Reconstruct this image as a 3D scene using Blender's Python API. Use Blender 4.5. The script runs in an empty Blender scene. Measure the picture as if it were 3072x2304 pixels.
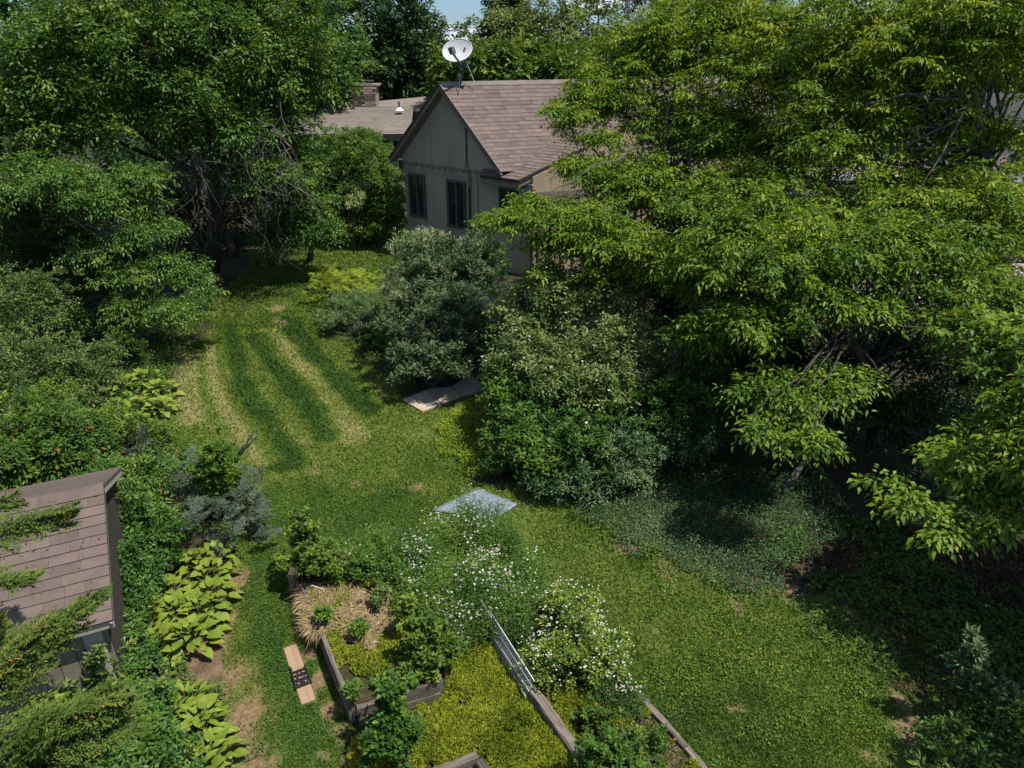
import bpy, math, random
import numpy as np
from mathutils import Vector, Matrix

# ------------------------------------------------------------------ camera, light, exposure
S = bpy.context.scene
COL = S.collection
H = 6.5                       # camera height
PITCH = math.radians(26.0)
F = 2130.0                    # focal length in pixels of the 3072 px wide picture
cam_d = bpy.data.cameras.new("camera")
cam_d.sensor_width = 36.0
cam_d.lens = 36.0 * F / 3072.0
cam_d.clip_start = 0.1
cam_d.clip_end = 6000.0
cam = bpy.data.objects.new("camera", cam_d)
COL.objects.link(cam)
cam.location = (0, 0, H)
cam.rotation_euler = (math.radians(90) - PITCH, 0, 0)
S.camera = cam

SUN_EL = math.radians(65)
SUN_H = Vector((0.93, -0.37, 0)).normalized()
SUN_V = Vector((SUN_H.x * math.cos(SUN_EL), SUN_H.y * math.cos(SUN_EL), math.sin(SUN_EL)))
W = bpy.data.worlds.new("World")
S.world = W
W.use_nodes = True
wn, wl = W.node_tree.nodes, W.node_tree.links
for n in list(wn):
    wn.remove(n)
wout = wn.new("ShaderNodeOutputWorld")
bg = wn.new("ShaderNodeBackground")
bg.inputs[1].default_value = 0.088
sky = wn.new("ShaderNodeTexSky")
sky.sky_type = 'NISHITA'
sky.sun_disc = False
sky.sun_elevation = SUN_EL
sky.sun_rotation = math.atan2(SUN_H.x, SUN_H.y)
sky.altitude = 300
sky.air_density = 1.0
sky.dust_density = 0.3
sky.ozone_density = 2.0
tc = wn.new("ShaderNodeTexCoord")
mp = wn.new("ShaderNodeMapping")
mp.inputs['Scale'].default_value = (5.5, 5.5, 16.0)
mp.inputs['Location'].default_value = (0.62, 0.4, 0.0)
nz = wn.new("ShaderNodeTexNoise")
nz.inputs['Scale'].default_value = 1.3
nz.inputs['Detail'].default_value = 6
rp = wn.new("ShaderNodeValToRGB")
rp.color_ramp.elements[0].position = 0.50
rp.color_ramp.elements[1].position = 0.62
mxw = wn.new("ShaderNodeMixRGB")
mxw.inputs[2].default_value = (7.5, 8.0, 8.8, 1)
blue = wn.new("ShaderNodeMixRGB")
blue.blend_type = 'MULTIPLY'
blue.inputs[0].default_value = 1.0
blue.inputs[2].default_value = (0.55, 0.75, 1.05, 1)
wl.new(tc.outputs['Generated'], mp.inputs[0])
wl.new(mp.outputs[0], nz.inputs[0])
wl.new(nz.outputs[0], rp.inputs[0])
wl.new(rp.outputs[0], mxw.inputs[0])
wl.new(sky.outputs[0], blue.inputs[1])
wl.new(blue.outputs[0], mxw.inputs[1])
wl.new(mxw.outputs[0], bg.inputs[0])
wl.new(bg.outputs[0], wout.inputs[0])

sun_d = bpy.data.lights.new("sun", 'SUN')
sun_d.energy = 4.8
sun_d.angle = math.radians(0.53)
sun_d.color = (1.0, 0.95, 0.86)
sun = bpy.data.objects.new("sun", sun_d)
COL.objects.link(sun)
sun.rotation_euler = SUN_V.to_track_quat('Z', 'Y').to_euler()
S.view_settings.view_transform = 'Standard'
S.view_settings.look = 'None'
S.view_settings.gamma = 1.0
S.view_settings.exposure = 0.34
S.view_settings.use_curve_mapping = False

DENS = 1.0
# ------------------------------------------------------------------ helpers
CP, SP = math.cos(PITCH), math.sin(PITCH)


def ray(px, py):
    dx, dy = px - 1536.0, py - 1152.0
    return np.array([dx, F * CP - dy * SP, -(F * SP + dy * CP)])


def G(px, py, z=0.0):
    """world point at height z seen at source pixel px, py"""
    d = ray(px, py)
    return np.array([0, 0, H]) + d * ((z - H) / d[2])


def D(px, py, y):
    """world point at forward distance y seen at source pixel"""
    d = ray(px, py)
    return np.array([0, 0, H]) + d * (y / d[1])


def tag(o, label=None, cat=None, group=None, kind=None):
    if label: o['label'] = label
    if cat: o['category'] = cat
    if group: o['group'] = group
    if kind: o['kind'] = kind
    return o


def empty(name, loc, label, cat, group=None, rz=0.0):
    o = bpy.data.objects.new(name, None)
    o.empty_display_size = 0.2
    o.location = tuple(float(v) for v in loc)
    o.rotation_euler = (0, 0, rz)
    COL.objects.link(o)
    return tag(o, label, cat, group)


def link(name, me, parent=None, mat=None):
    if mat is not None and len(me.materials) == 0:
        me.materials.append(mat)
    o = bpy.data.objects.new(name, me)
    COL.objects.link(o)
    if parent is not None:
        o.parent = parent
        l = parent.location
        if parent.type == 'EMPTY' and abs(parent.rotation_euler.z) < 1e-9:
            o.location = (-l.x, -l.y, -l.z)      # mesh data is in world space
        pass
    return o


def nmesh(name, V, T, nv, tint=None):
    """V (n,3); T flat loops; nv verts per face"""
    me = bpy.data.meshes.new(name)
    V = np.ascontiguousarray(V, dtype=np.float32)
    T = np.ascontiguousarray(T, dtype=np.int32).ravel()
    nf = len(T) // nv
    me.vertices.add(len(V))
    me.vertices.foreach_set('co', V.ravel())
    me.loops.add(len(T))
    me.loops.foreach_set('vertex_index', T)
    me.polygons.add(nf)
    me.polygons.foreach_set('loop_start', np.arange(0, nf * nv, nv, dtype=np.int32))
    me.polygons.foreach_set('loop_total', np.full(nf, nv, dtype=np.int32))
    if tint is not None:
        a = me.attributes.new('tint', 'FLOAT', 'FACE')
        a.data.foreach_set('value', np.ascontiguousarray(tint, dtype=np.float32))
    me.update(calc_edges=True)
    return me


class MB:
    """collects boxes, prisms and tubes, builds one mesh"""
    def __init__(s):
        s.v, s.f = [], []

    def box(s, c, size, R=None, bev=0.0):
        hx, hy, hz = size[0] / 2, size[1] / 2, size[2] / 2
        b = len(s.v)
        for dx, dy, dz in ((-1, -1, -1), (1, -1, -1), (1, 1, -1), (-1, 1, -1), (-1, -1, 1), (1, -1, 1), (1, 1, 1), (-1, 1, 1)):
            p = Vector((dx * hx, dy * hy, dz * hz))
            if R is not None: p = R @ p
            s.v.append((p.x + c[0], p.y + c[1], p.z + c[2]))
        for q in ((0, 3, 2, 1), (4, 5, 6, 7), (0, 1, 5, 4), (1, 2, 6, 5), (2, 3, 7, 6), (3, 0, 4, 7)):
            s.f.append(tuple(b + i for i in q))
        return s

    def beam(s, a, b, w, h, up=(0, 0, 1)):
        a, b = Vector(a), Vector(b)
        x = (b - a).normalized()
        y = Vector(up).cross(x)
        if y.length < 1e-4: y = Vector((0, 1, 0)).cross(x)
        y.normalize()
        z = x.cross(y)
        R = Matrix((x, y, z)).transposed()
        return s.box((a + b) / 2, ((b - a).length, w, h), R)

    def slab(s, pts, n, th):
        """polygon pts extruded by th along -n"""
        b = len(s.v)
        k = len(pts)
        n = Vector(n)
        for p in pts: s.v.append(tuple(Vector(p)))
        for p in pts: s.v.append(tuple(Vector(p) - n * th))
        s.f.append(tuple(range(b, b + k)))
        s.f.append(tuple(b + k + i for i in reversed(range(k))))
        for i in range(k):
            j = (i + 1) % k
            s.f.append((b + i, b + k + i, b + k + j, b + j))
        return s

    def tube(s, pts, rad, k=6, cap=True):
        b0 = len(s.v)
        pts = [Vector(p) for p in pts]
        n = len(pts)
        if not hasattr(rad, '__len__'): rad = [rad] * n
        prev = None
        for i in range(n):
            d = (pts[min(i + 1, n - 1)] - pts[max(i - 1, 0)])
            if d.length < 1e-6: d = Vector((0, 0, 1))
            d.normalize()
            if prev is None:
                ref = Vector((0, 0, 1)) if abs(d.z) < .9 else Vector((1, 0, 0))
                u = d.cross(ref).normalized()
            else:
                u = (prev - d * prev.dot(d))
                if u.length < 1e-4: u = d.orthogonal()
                u.normalize()
            prev = u
            w = d.cross(u)
            for j in range(k):
                a = 2 * math.pi * j / k
                p = pts[i] + (u * math.cos(a) + w * math.sin(a)) * rad[i]
                s.v.append((p.x, p.y, p.z))
        for i in range(n - 1):
            for j in range(k):
                j2 = (j + 1) % k
                s.f.append((b0 + i * k + j, b0 + i * k + j2, b0 + (i + 1) * k + j2, b0 + (i + 1) * k + j))
        if cap:
            s.f.append(tuple(b0 + j for j in reversed(range(k))))
            s.f.append(tuple(b0 + (n - 1) * k + j for j in range(k)))
        return s

    def mesh(s, name):
        me = bpy.data.meshes.new(name)
        me.from_pydata(s.v, [], s.f)
        me.update()
        return me

    def build(s, name, mat, parent=None, smooth=False):
        me = s.mesh(name)
        if smooth:
            me.polygons.foreach_set('use_smooth', [True] * len(me.polygons))
        return link(name, me, parent, mat)


# value noise ---------------------------------------------------------------
def _h(ix, iy, seed):
    n = (ix.astype(np.int64) * 374761393 + iy.astype(np.int64) * 668265263 + seed * 1442695041) & 0x7fffffff
    n = ((n ^ (n >> 13)) * 1274126177) & 0x7fffffff
    return ((n ^ (n >> 16)) & 0xffff) / 65535.0


def vnoise(x, y, sc, seed=0):
    x, y = np.asarray(x) * sc, np.asarray(y) * sc
    ix, iy = np.floor(x), np.floor(y)
    fx, fy = x - ix, y - iy
    fx, fy = fx * fx * (3 - 2 * fx), fy * fy * (3 - 2 * fy)
    a = _h(ix, iy, seed); b = _h(ix + 1, iy, seed); c = _h(ix, iy + 1, seed); d = _h(ix + 1, iy + 1, seed)
    return (a * (1 - fx) + b * fx) * (1 - fy) + (c * (1 - fx) + d * fx) * fy


def fnoise(x, y, sc, seed=0):
    return (vnoise(x, y, sc, seed) * .5 + vnoise(x, y, sc * 2.1, seed + 1) * .3 + vnoise(x, y, sc * 4.3, seed + 2) * .2)


# materials -----------------------------------------------------------------
def new_mat(name):
    m = bpy.data.materials.new(name)
    m.use_nodes = True
    nt = m.node_tree
    for n in list(nt.nodes): nt.nodes.remove(n)
    out = nt.nodes.new('ShaderNodeOutputMaterial')
    return m, nt, out


def ramp(nt, fac, stops):
    r = nt.nodes.new('ShaderNodeValToRGB')
    cr = r.color_ramp
    while len(cr.elements) < len(stops): cr.elements.new(0.5)
    for e, (p, c) in zip(cr.elements, stops):
        e.position = p
        e.color = (*c, 1)
    nt.links.new(fac, r.inputs[0])
    return r.outputs[0]


GL = 1.38


def leaf_mat(name, stops, rough=0.42, tr=0.32, trc=1.35, spec=0.4, g=None):
    g = GL if g is None else g
    spec = spec * .55
    rough = rough + .08
    stops = [(p, tuple(min(.8, c * g) for c in cc)) for p, cc in stops]
    m, nt, out = new_mat(name)
    at = nt.nodes.new('ShaderNodeAttribute'); at.attribute_name = 'tint'
    col = ramp(nt, at.outputs['Fac'], stops)
    p = nt.nodes.new('ShaderNodeBsdfPrincipled')
    p.inputs['Roughness'].default_value = rough
    p.inputs['Specular IOR Level'].default_value = spec
    nt.links.new(col, p.inputs['Base Color'])
    t = nt.nodes.new('ShaderNodeBsdfTranslucent')
    mu = nt.nodes.new('ShaderNodeMixRGB'); mu.blend_type = 'MULTIPLY'; mu.inputs[0].default_value = 1
    mu.inputs[2].default_value = (trc * 1.15, trc, trc * .5, 1)
    nt.links.new(col, mu.inputs[1]); nt.links.new(mu.outputs[0], t.inputs[0])
    mx = nt.nodes.new('ShaderNodeMixShader'); mx.inputs[0].default_value = tr
    nt.links.new(p.outputs[0], mx.inputs[1]); nt.links.new(t.outputs[0], mx.inputs[2])
    nt.links.new(mx.outputs[0], out.inputs[0])
    return m


def surf_mat(name, stops, scale=4.0, detail=6, rough=0.8, stretch=(1, 1, 1), bump=0.3, bscale=None, spec=0.3,
             metallic=0.0, rnd=0.0, fine=0.0, coord='Object', bdist=0.01):
    """noise-driven colour ramp + bump; rnd varies per object, fine adds high-frequency grain"""
    m, nt, out = new_mat(name)
    N, L = nt.nodes, nt.links
    tcn = N.new('ShaderNodeTexCoord')
    mpn = N.new('ShaderNodeMapping'); mpn.inputs['Scale'].default_value = stretch
    src = tcn.outputs[coord]
    if rnd:
        oi = N.new('ShaderNodeObjectInfo')
        ad = N.new('ShaderNodeVectorMath'); ad.operation = 'ADD'
        sc = N.new('ShaderNodeVectorMath'); sc.operation = 'SCALE'; sc.inputs['Scale'].default_value = 37.0
        L.new(oi.outputs['Random'], sc.inputs[0])
        L.new(src, ad.inputs[0]); L.new(sc.outputs[0], ad.inputs[1])
        src = ad.outputs[0]
    L.new(src, mpn.inputs[0])
    n1 = N.new('ShaderNodeTexNoise'); n1.inputs['Scale'].default_value = scale; n1.inputs['Detail'].default_value = detail
    n1.inputs['Roughness'].default_value = 0.62
    L.new(mpn.outputs[0], n1.inputs[0])
    fac = n1.outputs[0]
    if rnd:
        m1 = N.new('ShaderNodeMath'); m1.operation = 'MULTIPLY_ADD'
        m1.inputs[1].default_value = rnd; m1.inputs[2].default_value = -rnd / 2
        L.new(oi.outputs['Random'], m1.inputs[0])
        m2 = N.new('ShaderNodeMath'); m2.operation = 'ADD'
        L.new(m1.outputs[0], m2.inputs[0]); L.new(fac, m2.inputs[1])
        fac = m2.outputs[0]
    n2 = N.new('ShaderNodeTexNoise'); n2.inputs['Scale'].default_value = bscale or scale * 9
    n2.inputs['Detail'].default_value = 5
    L.new(mpn.outputs[0], n2.inputs[0])
    if fine:
        m3 = N.new('ShaderNodeMath'); m3.operation = 'MULTIPLY_ADD'; m3.inputs[1].default_value = fine
        m3.inputs[2].default_value = -fine / 2
        L.new(n2.outputs[0], m3.inputs[0])
        m4 = N.new('ShaderNodeMath'); m4.operation = 'ADD'
        L.new(m3.outputs[0], m4.inputs[0]); L.new(fac, m4.inputs[1])
        fac = m4.outputs[0]
    col = ramp(nt, fac, stops)
    p = N.new('ShaderNodeBsdfPrincipled')
    p.inputs['Roughness'].default_value = rough
    p.inputs['Specular IOR Level'].default_value = spec
    p.inputs['Metallic'].default_value = metallic
    L.new(col, p.inputs['Base Color'])
    if bump:
        b = N.new('ShaderNodeBump'); b.inputs['Strength'].default_value = bump; b.inputs['Distance'].default_value = bdist
        L.new(n2.outputs[0], b.inputs['Height']); L.new(b.outputs[0], p.inputs['Normal'])
    L.new(p.outputs[0], out.inputs[0])
    return m


def attr_mat(name, stops, attr='tint', rough=0.85, nscale=30.0, namp=0.2, soil=None, bump=0.5):
    """colour ramp driven by a mesh attribute with noise; optional 'soil' attribute mixes to soil colour"""
    m, nt, out = new_mat(name)
    N, L = nt.nodes, nt.links
    at = N.new('ShaderNodeAttribute'); at.attribute_name = attr
    tcn = N.new('ShaderNodeTexCoord')
    n1 = N.new('ShaderNodeTexNoise'); n1.inputs['Scale'].default_value = nscale; n1.inputs['Detail'].default_value = 8
    n1.inputs['Roughness'].default_value = .7
    L.new(tcn.outputs['Object'], n1.inputs[0])
    m1 = N.new('ShaderNodeMath'); m1.operation = 'MULTIPLY_ADD'; m1.inputs[1].default_value = namp * 2; m1.inputs[2].default_value = -namp
    L.new(n1.outputs[0], m1.inputs[0])
    m2 = N.new('ShaderNodeMath'); m2.operation = 'ADD'
    L.new(m1.outputs[0], m2.inputs[0]); L.new(at.outputs['Fac'], m2.inputs[1])
    col = ramp(nt, m2.outputs[0], stops)
    p = N.new('ShaderNodeBsdfPrincipled'); p.inputs['Roughness'].default_value = rough
    p.inputs['Specular IOR Level'].default_value = 0.2
    if soil:
        a2 = N.new('ShaderNodeAttribute'); a2.attribute_name = 'soil'
        sc = ramp(nt, n1.outputs[0], soil)
        mx = N.new('ShaderNodeMixRGB')
        L.new(a2.outputs['Fac'], mx.inputs[0]); L.new(col, mx.inputs[1]); L.new(sc, mx.inputs[2])
        col = mx.outputs[0]
    L.new(col, p.inputs['Base Color'])
    b = N.new('ShaderNodeBump'); b.inputs['Strength'].default_value = bump; b.inputs['Distance'].default_value = 0.03
    L.new(n1.outputs[0], b.inputs['Height']); L.new(b.outputs[0], p.inputs['Normal'])
    L.new(p.outputs[0], out.inputs[0])
    return m


M = {}
M['dogwood'] = leaf_mat('dogwood_leaf', [(0, (.020, .060, .008)), (.45, (.075, .140, .012)), (.8, (.145, .21, .018)), (1, (.22, .25, .03))], .4, .3)
M['maple'] = leaf_mat('maple_leaf', [(0, (.016, .05, .010)), (.5, (.046, .108, .018)), (.85, (.09, .16, .026)), (1, (.14, .185, .03))], .38, .25, spec=.5)
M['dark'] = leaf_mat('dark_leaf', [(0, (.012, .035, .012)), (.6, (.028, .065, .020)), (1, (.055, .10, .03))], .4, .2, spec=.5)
M['hedge'] = leaf_mat('hedge_leaf', [(0, (.025, .062, .015)), (.6, (.07, .128, .02)), (1, (.17, .21, .025))], .42, .28)
M['pale'] = leaf_mat('pale_leaf', [(0, (.055, .085, .028)), (.5, (.11, .155, .05)), (1, (.19, .23, .085))], .5, .3)
M['grey'] = leaf_mat('grey_green_leaf', [(0, (.03, .065, .024)), (.5, (.068, .112, .045)), (.85, (.13, .175, .085)), (1, (.24, .26, .15))], .55, .2)
M['olive'] = leaf_mat('olive_leaf', [(0, (.024, .052, .014)), (.5, (.07, .115, .028)), (1, (.17, .21, .07))], .4, .25, spec=.5)
M['fresh'] = leaf_mat('fresh_leaf', [(0, (.025, .07, .012)), (.5, (.062, .13, .02)), (1, (.15, .21, .03))], .4, .3)
M['conifer'] = leaf_mat('cypress_frond', [(0, (.035, .075, .015)), (.5, (.08, .14, .025)), (.9, (.15, .20, .04)), (1, (.25, .17, .06))], .55, .2, spec=.2, g=1.05)
M['conifer2'] = leaf_mat('cypress_frond_dark', [(0, (.028, .065, .018)), (.5, (.06, .12, .03)), (1, (.12, .17, .05))], .55, .2, spec=.2, g=1.05)
M['juniper'] = leaf_mat('juniper_frond', [(0, (.045, .075, .045)), (.5, (.10, .135, .09)), (1, (.18, .22, .16))], .6, .15, spec=.2, g=1.05)
M['goldjuniper'] = leaf_mat('golden_juniper_frond', [(0, (.07, .11, .012)), (.5, (.15, .20, .018)), (1, (.25, .29, .03))], .6, .2, spec=.2)
M['blueweed'] = leaf_mat('blue_green_leaf', [(0, (.03, .07, .02)), (.6, (.08, .145, .045)), (1, (.16, .21, .10))], .5, .25)
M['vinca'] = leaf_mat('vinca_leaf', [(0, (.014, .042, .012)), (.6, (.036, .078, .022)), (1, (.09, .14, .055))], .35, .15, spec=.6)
M['hosta'] = leaf_mat('hosta_leaf', [(0, (.09, .155, .018)), (.5, (.18, .245, .03)), (1, (.28, .33, .055))], .45, .22, trc=1.1, g=1.0)
M['sedum'] = leaf_mat('sedum_tip', [(0, (.12, .17, .015)), (.5, (.30, .35, .035)), (.9, (.45, .46, .06)), (1, (.42, .28, .06))], .6, .2, spec=.2, g=1.0)
M['grassblade'] = leaf_mat('grass_blade', [(0, (.040, .088, .014)), (.35, (.085, .145, .020)), (.6, (.140, .190, .034)), (.8, (.185, .235, .060)), (1, (.26, .275, .10))], .6, .2, spec=.2, g=1.0)
M['petal'] = leaf_mat('white_petal', [(0, (.25, .28, .12)), (.3, (.48, .48, .36)), (.7, (.66, .65, .56)), (.9, (.70, .69, .64)), (1, (.60, .42, .50))], .6, .25, trc=.9, g=1.0)
M['orange'] = leaf_mat('orange_petal', [(0, (.35, .06, .02)), (1, (.55, .16, .03))], .6, .25, trc=.9, g=1.0)
M['straw'] = leaf_mat('straw', [(0, (.13, .085, .04)), (.5, (.30, .225, .115)), (1, (.47, .39, .22))], .6, .1, trc=.9, g=1.0)
M['litter'] = leaf_mat('dry_leaf', [(0, (.025, .018, .01)), (.6, (.07, .048, .025)), (1, (.22, .15, .07))], .8, .05, g=1.0)
M['bark'] = surf_mat('bark', [(.3, (.03, .025, .02)), (.7, (.10, .085, .065))], 8, stretch=(1, 1, .25), bump=.8, bdist=.02)
M['palebark'] = surf_mat('pale_twig', [(.3, (.055, .048, .04)), (.7, (.15, .13, .11))], 10, bump=.4)
M['greybark'] = surf_mat('grey_bark', [(.3, (.05, .045, .038)), (.7, (.15, .135, .11))], 8, bump=.4)
M['stem'] = surf_mat('green_stem', [(.3, (.06, .09, .03)), (.7, (.12, .13, .05))], 8, bump=.2)
M['shingle'] = surf_mat('brown_shingle', [(.2, (.10, .075, .064)), (.45, (.15, .115, .098)), (.6, (.178, .136, .118)), (.8, (.235, .17, .14))],
                        2.2, rough=.9, bump=.7, bscale=160, rnd=.24, fine=.45, bdist=.004)
M['shingle_red'] = surf_mat('shed_shingle', [(.2, (.085, .066, .055)), (.45, (.12, .092, .078)), (.62, (.145, .112, .096)), (.85, (.20, .13, .108))],
                        3, rough=.9, bump=.8, bscale=220, rnd=.2, fine=.5, bdist=.003)
M['shingle_far'] = surf_mat('grey_shingle', [(.25, (.165, .14, .118)), (.5, (.21, .18, .15)), (.75, (.27, .23, .195))],
                        2, rough=.9, bump=.6, bscale=120, rnd=.2, fine=.4, bdist=.004)
M['siding'] = surf_mat('grey_siding', [(.12, (.27, .235, .185)), (.5, (.35, .315, .255)), (.8, (.42, .375, .31))], .9, rough=.85,
                       stretch=(2.5, 2.5, .35), bump=.25, bscale=30, fine=.12)
M['tan'] = surf_mat('tan_siding', [(.2, (.33, .25, .16)), (.8, (.45, .36, .24))], 2, stretch=(3, 3, .3), bump=.2, fine=.1)
M['trim'] = surf_mat('olive_trim', [(.2, (.15, .13, .09)), (.8, (.24, .215, .155))], 3, rough=.7, bump=.2)
M['drip'] = surf_mat('dark_drip_edge', [(.2, (.03, .028, .022)), (.8, (.06, .055, .045))], 3, rough=.5, bump=.05)
M['soffit'] = surf_mat('soffit_board', [(.2, (.16, .14, .10)), (.8, (.24, .21, .15))], 3, rough=.8, bump=.2)
M['winframe'] = surf_mat('dark_window_frame', [(.2, (.05, .07, .06)), (.8, (.09, .11, .095))], 5, rough=.5, bump=.1)
M['whiteframe'] = surf_mat('white_window_frame', [(.2, (.55, .58, .60)), (.8, (.72, .74, .76))], 5, rough=.5, bump=.1)
M['white'] = surf_mat('white_paint', [(.2, (.62, .62, .62)), (.8, (.80, .80, .79))], 5, rough=.5, bump=.1)
M['glass'] = surf_mat('window_glass', [(.3, (.012, .02, .017)), (.7, (.03, .045, .04))], .8, rough=.06, bump=.0, spec=.9)
M['dish'] = surf_mat('dish_enamel', [(.2, (.42, .42, .43)), (.8, (.55, .55, .56))], 6, rough=.35, bump=.03, fine=.1)
M['darkmetal'] = surf_mat('dark_metal', [(.2, (.06, .065, .075)), (.8, (.12, .125, .14))], 6, rough=.4, bump=.05)
M['brick'] = surf_mat('pale_brick', [(.2, (.26, .21, .155)), (.5, (.35, .29, .22)), (.8, (.44, .38, .29))], 6, rough=.9, bump=.5, rnd=.5, fine=.3)
M['mortar'] = surf_mat('mortar', [(.2, (.2, .17, .13)), (.8, (.28, .25, .2))], 6, rough=.95, bump=.4)
M['concrete'] = surf_mat('concrete_slab', [(.25, (.30, .235, .17)), (.5, (.40, .33, .245)), (.75, (.48, .41, .32))], 3.5, rough=.9, bump=.5, bscale=70, fine=.35, rnd=.15)
M['oldwood'] = surf_mat('weathered_timber', [(.25, (.055, .045, .035)), (.5, (.13, .11, .085)), (.75, (.25, .22, .18))], 5, rough=.9,
                        stretch=(.5, 6, 6), bump=.8, bscale=24, fine=.5, rnd=.3)
M['darkwood'] = surf_mat('dark_timber', [(.25, (.03, .025, .02)), (.75, (.09, .075, .06))], 5, rough=.9, stretch=(.5, 6, 6), bump=.8, fine=.4)  # same timber in a darker tone
M['newwood'] = surf_mat('fresh_board', [(.25, (.24, .155, .10)), (.5, (.32, .215, .14)), (.75, (.39, .28, .19))], 1.6, rough=.7,
                        stretch=(.8, 10, 10), bump=.2, bscale=6, fine=.15)
M['blackiron'] = surf_mat('black_iron', [(.2, (.012, .012, .013)), (.8, (.03, .03, .03))], 9, rough=.45, bump=.2)
M['sheet'] = surf_mat('grey_blue_sheet', [(.25, (.19, .225, .285)), (.75, (.25, .285, .345))], 1.6, rough=.3, bump=.05, spec=.6)
M['wire'] = surf_mat('white_wire', [(.2, (.62, .62, .65)), (.8, (.78, .78, .80))], 9, rough=.35, bump=.05)
M['yellow'] = surf_mat('yellow_plastic', [(.2, (.55, .36, .04)), (.8, (.68, .46, .07))], 4, rough=.4, bump=.03)
M['patio'] = surf_mat('patio_stone', [(.2, (.24, .20, .18)), (.5, (.31, .265, .24)), (.8, (.38, .33, .30))], 4, rough=.9, bump=.4, fine=.3, rnd=.2)
M['greyslat'] = surf_mat('grey_slat', [(.2, (.30, .30, .28)), (.8, (.46, .45, .42))], 5, rough=.8, stretch=(1, 5, 5), bump=.4, rnd=.2)
M['litterground'] = surf_mat('ground_soil', [(.25, (.018, .022, .010)), (.5, (.036, .036, .016)), (.75, (.07, .05, .026))], 1.2, rough=.95, bump=.9,
                             bscale=26, fine=.6, coord='Object', bdist=.03)  # soil colour darkened to stand for shade under the trees
GR = [(0, (.033, .068, .010)), (.35, (.070, .112, .015)), (.6, (.115, .148, .026)), (.8, (.165, .185, .045)), (1, (.23, .21, .08))]
SOIL = [(.3, (.10, .065, .035)), (.5, (.18, .12, .066)), (.7, (.28, .195, .115))]
M['lawn'] = attr_mat('lawn', GR, nscale=22, namp=.22, soil=SOIL)


# ------------------------------------------------------------------ leaves
def unit(a):
    return a / np.maximum(np.linalg.norm(a, axis=-1, keepdims=True), 1e-9)


UP = np.array([0, 0, 1.0])


def leaf_geo(P, A, Nn, L, Wd, tint, fold=.22, droop=.15, kind=2):
    A = unit(A)
    s = unit(np.cross(A, Nn))
    N2 = np.cross(s, A)
    L = L[:, None]; Wd = Wd[:, None]
    n = len(P)
    base = P
    tip = P + A * L - UP * droop * L
    l = P + A * L * .42 + s * Wd * .5 + N2 * Wd * fold
    r = P + A * L * .42 - s * Wd * .5 + N2 * Wd * fold
    if kind == 2:
        V = np.stack([base, l, tip, r], 1).reshape(-1, 3)
        o = np.arange(n)[:, None] * 4
        T = (o + np.array([[0, 2, 1, 0, 3, 2]])).reshape(-1)
        tt = np.repeat(tint, 2)
    else:
        m = P + A * L * .55 + N2 * L * .05
        V = np.stack([base, l, tip, r, m], 1).reshape(-1, 3)
        o = np.arange(n)[:, None] * 5
        T = (o + np.array([[0, 4, 1, 1, 4, 2, 0, 3, 4, 3, 2, 4]])).reshape(-1)
        tt = np.repeat(tint, 4)
    return V, T, tt


class Leaves:
    def __init__(s):
        s.V, s.T, s.t, s.n = [], [], [], 0

    def add(s, V, T, t):
        s.V.append(V); s.T.append(T + s.n); s.t.append(t); s.n += len(V)

    def build(s, name, mat, parent=None):
        me = nmesh(name, np.concatenate(s.V), np.concatenate(s.T), 3, np.clip(np.concatenate(s.t), 0, 1))
        return link(name, me, parent, mat)


def sample_pads(rng, blobs, n_tot, shell=.45, zmin=.15):
    """pads spread through ellipsoids (centre, radii, weight); returns centre, outward"""
    vol = np.array([b[1][0] * b[1][1] * b[1][2] for b in blobs]) ** (2 / 3.)
    ns = np.maximum(1, (DENS * n_tot * vol / vol.sum()).astype(int))
    C, O = [], []
    for (c, r), k in zip(blobs, ns):
        d = unit(rng.normal(size=(k * 2, 3)))
        d = d[(d[:, 2] > -.75)][:k]
        rad = rng.uniform(0, 1, (len(d), 1)) ** shell
        ph = rng.uniform(0, 6.28, 4)
        az = np.arctan2(d[:, 1], d[:, 0]); el = d[:, 2] * 2.2
        lump = 1 + .17 * np.sin(3 * az + ph[0] + el) + .15 * np.sin(5 * az - 2 * el + ph[1]) + .14 * np.sin(8 * az + 3 * el + ph[2])
        p = np.asarray(c) + d * rad * lump[:, None] * np.asarray(r)
        keep = p[:, 2] > zmin
        C.append(p[keep]); O.append(d[keep])
    return np.concatenate(C), np.concatenate(O)


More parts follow.
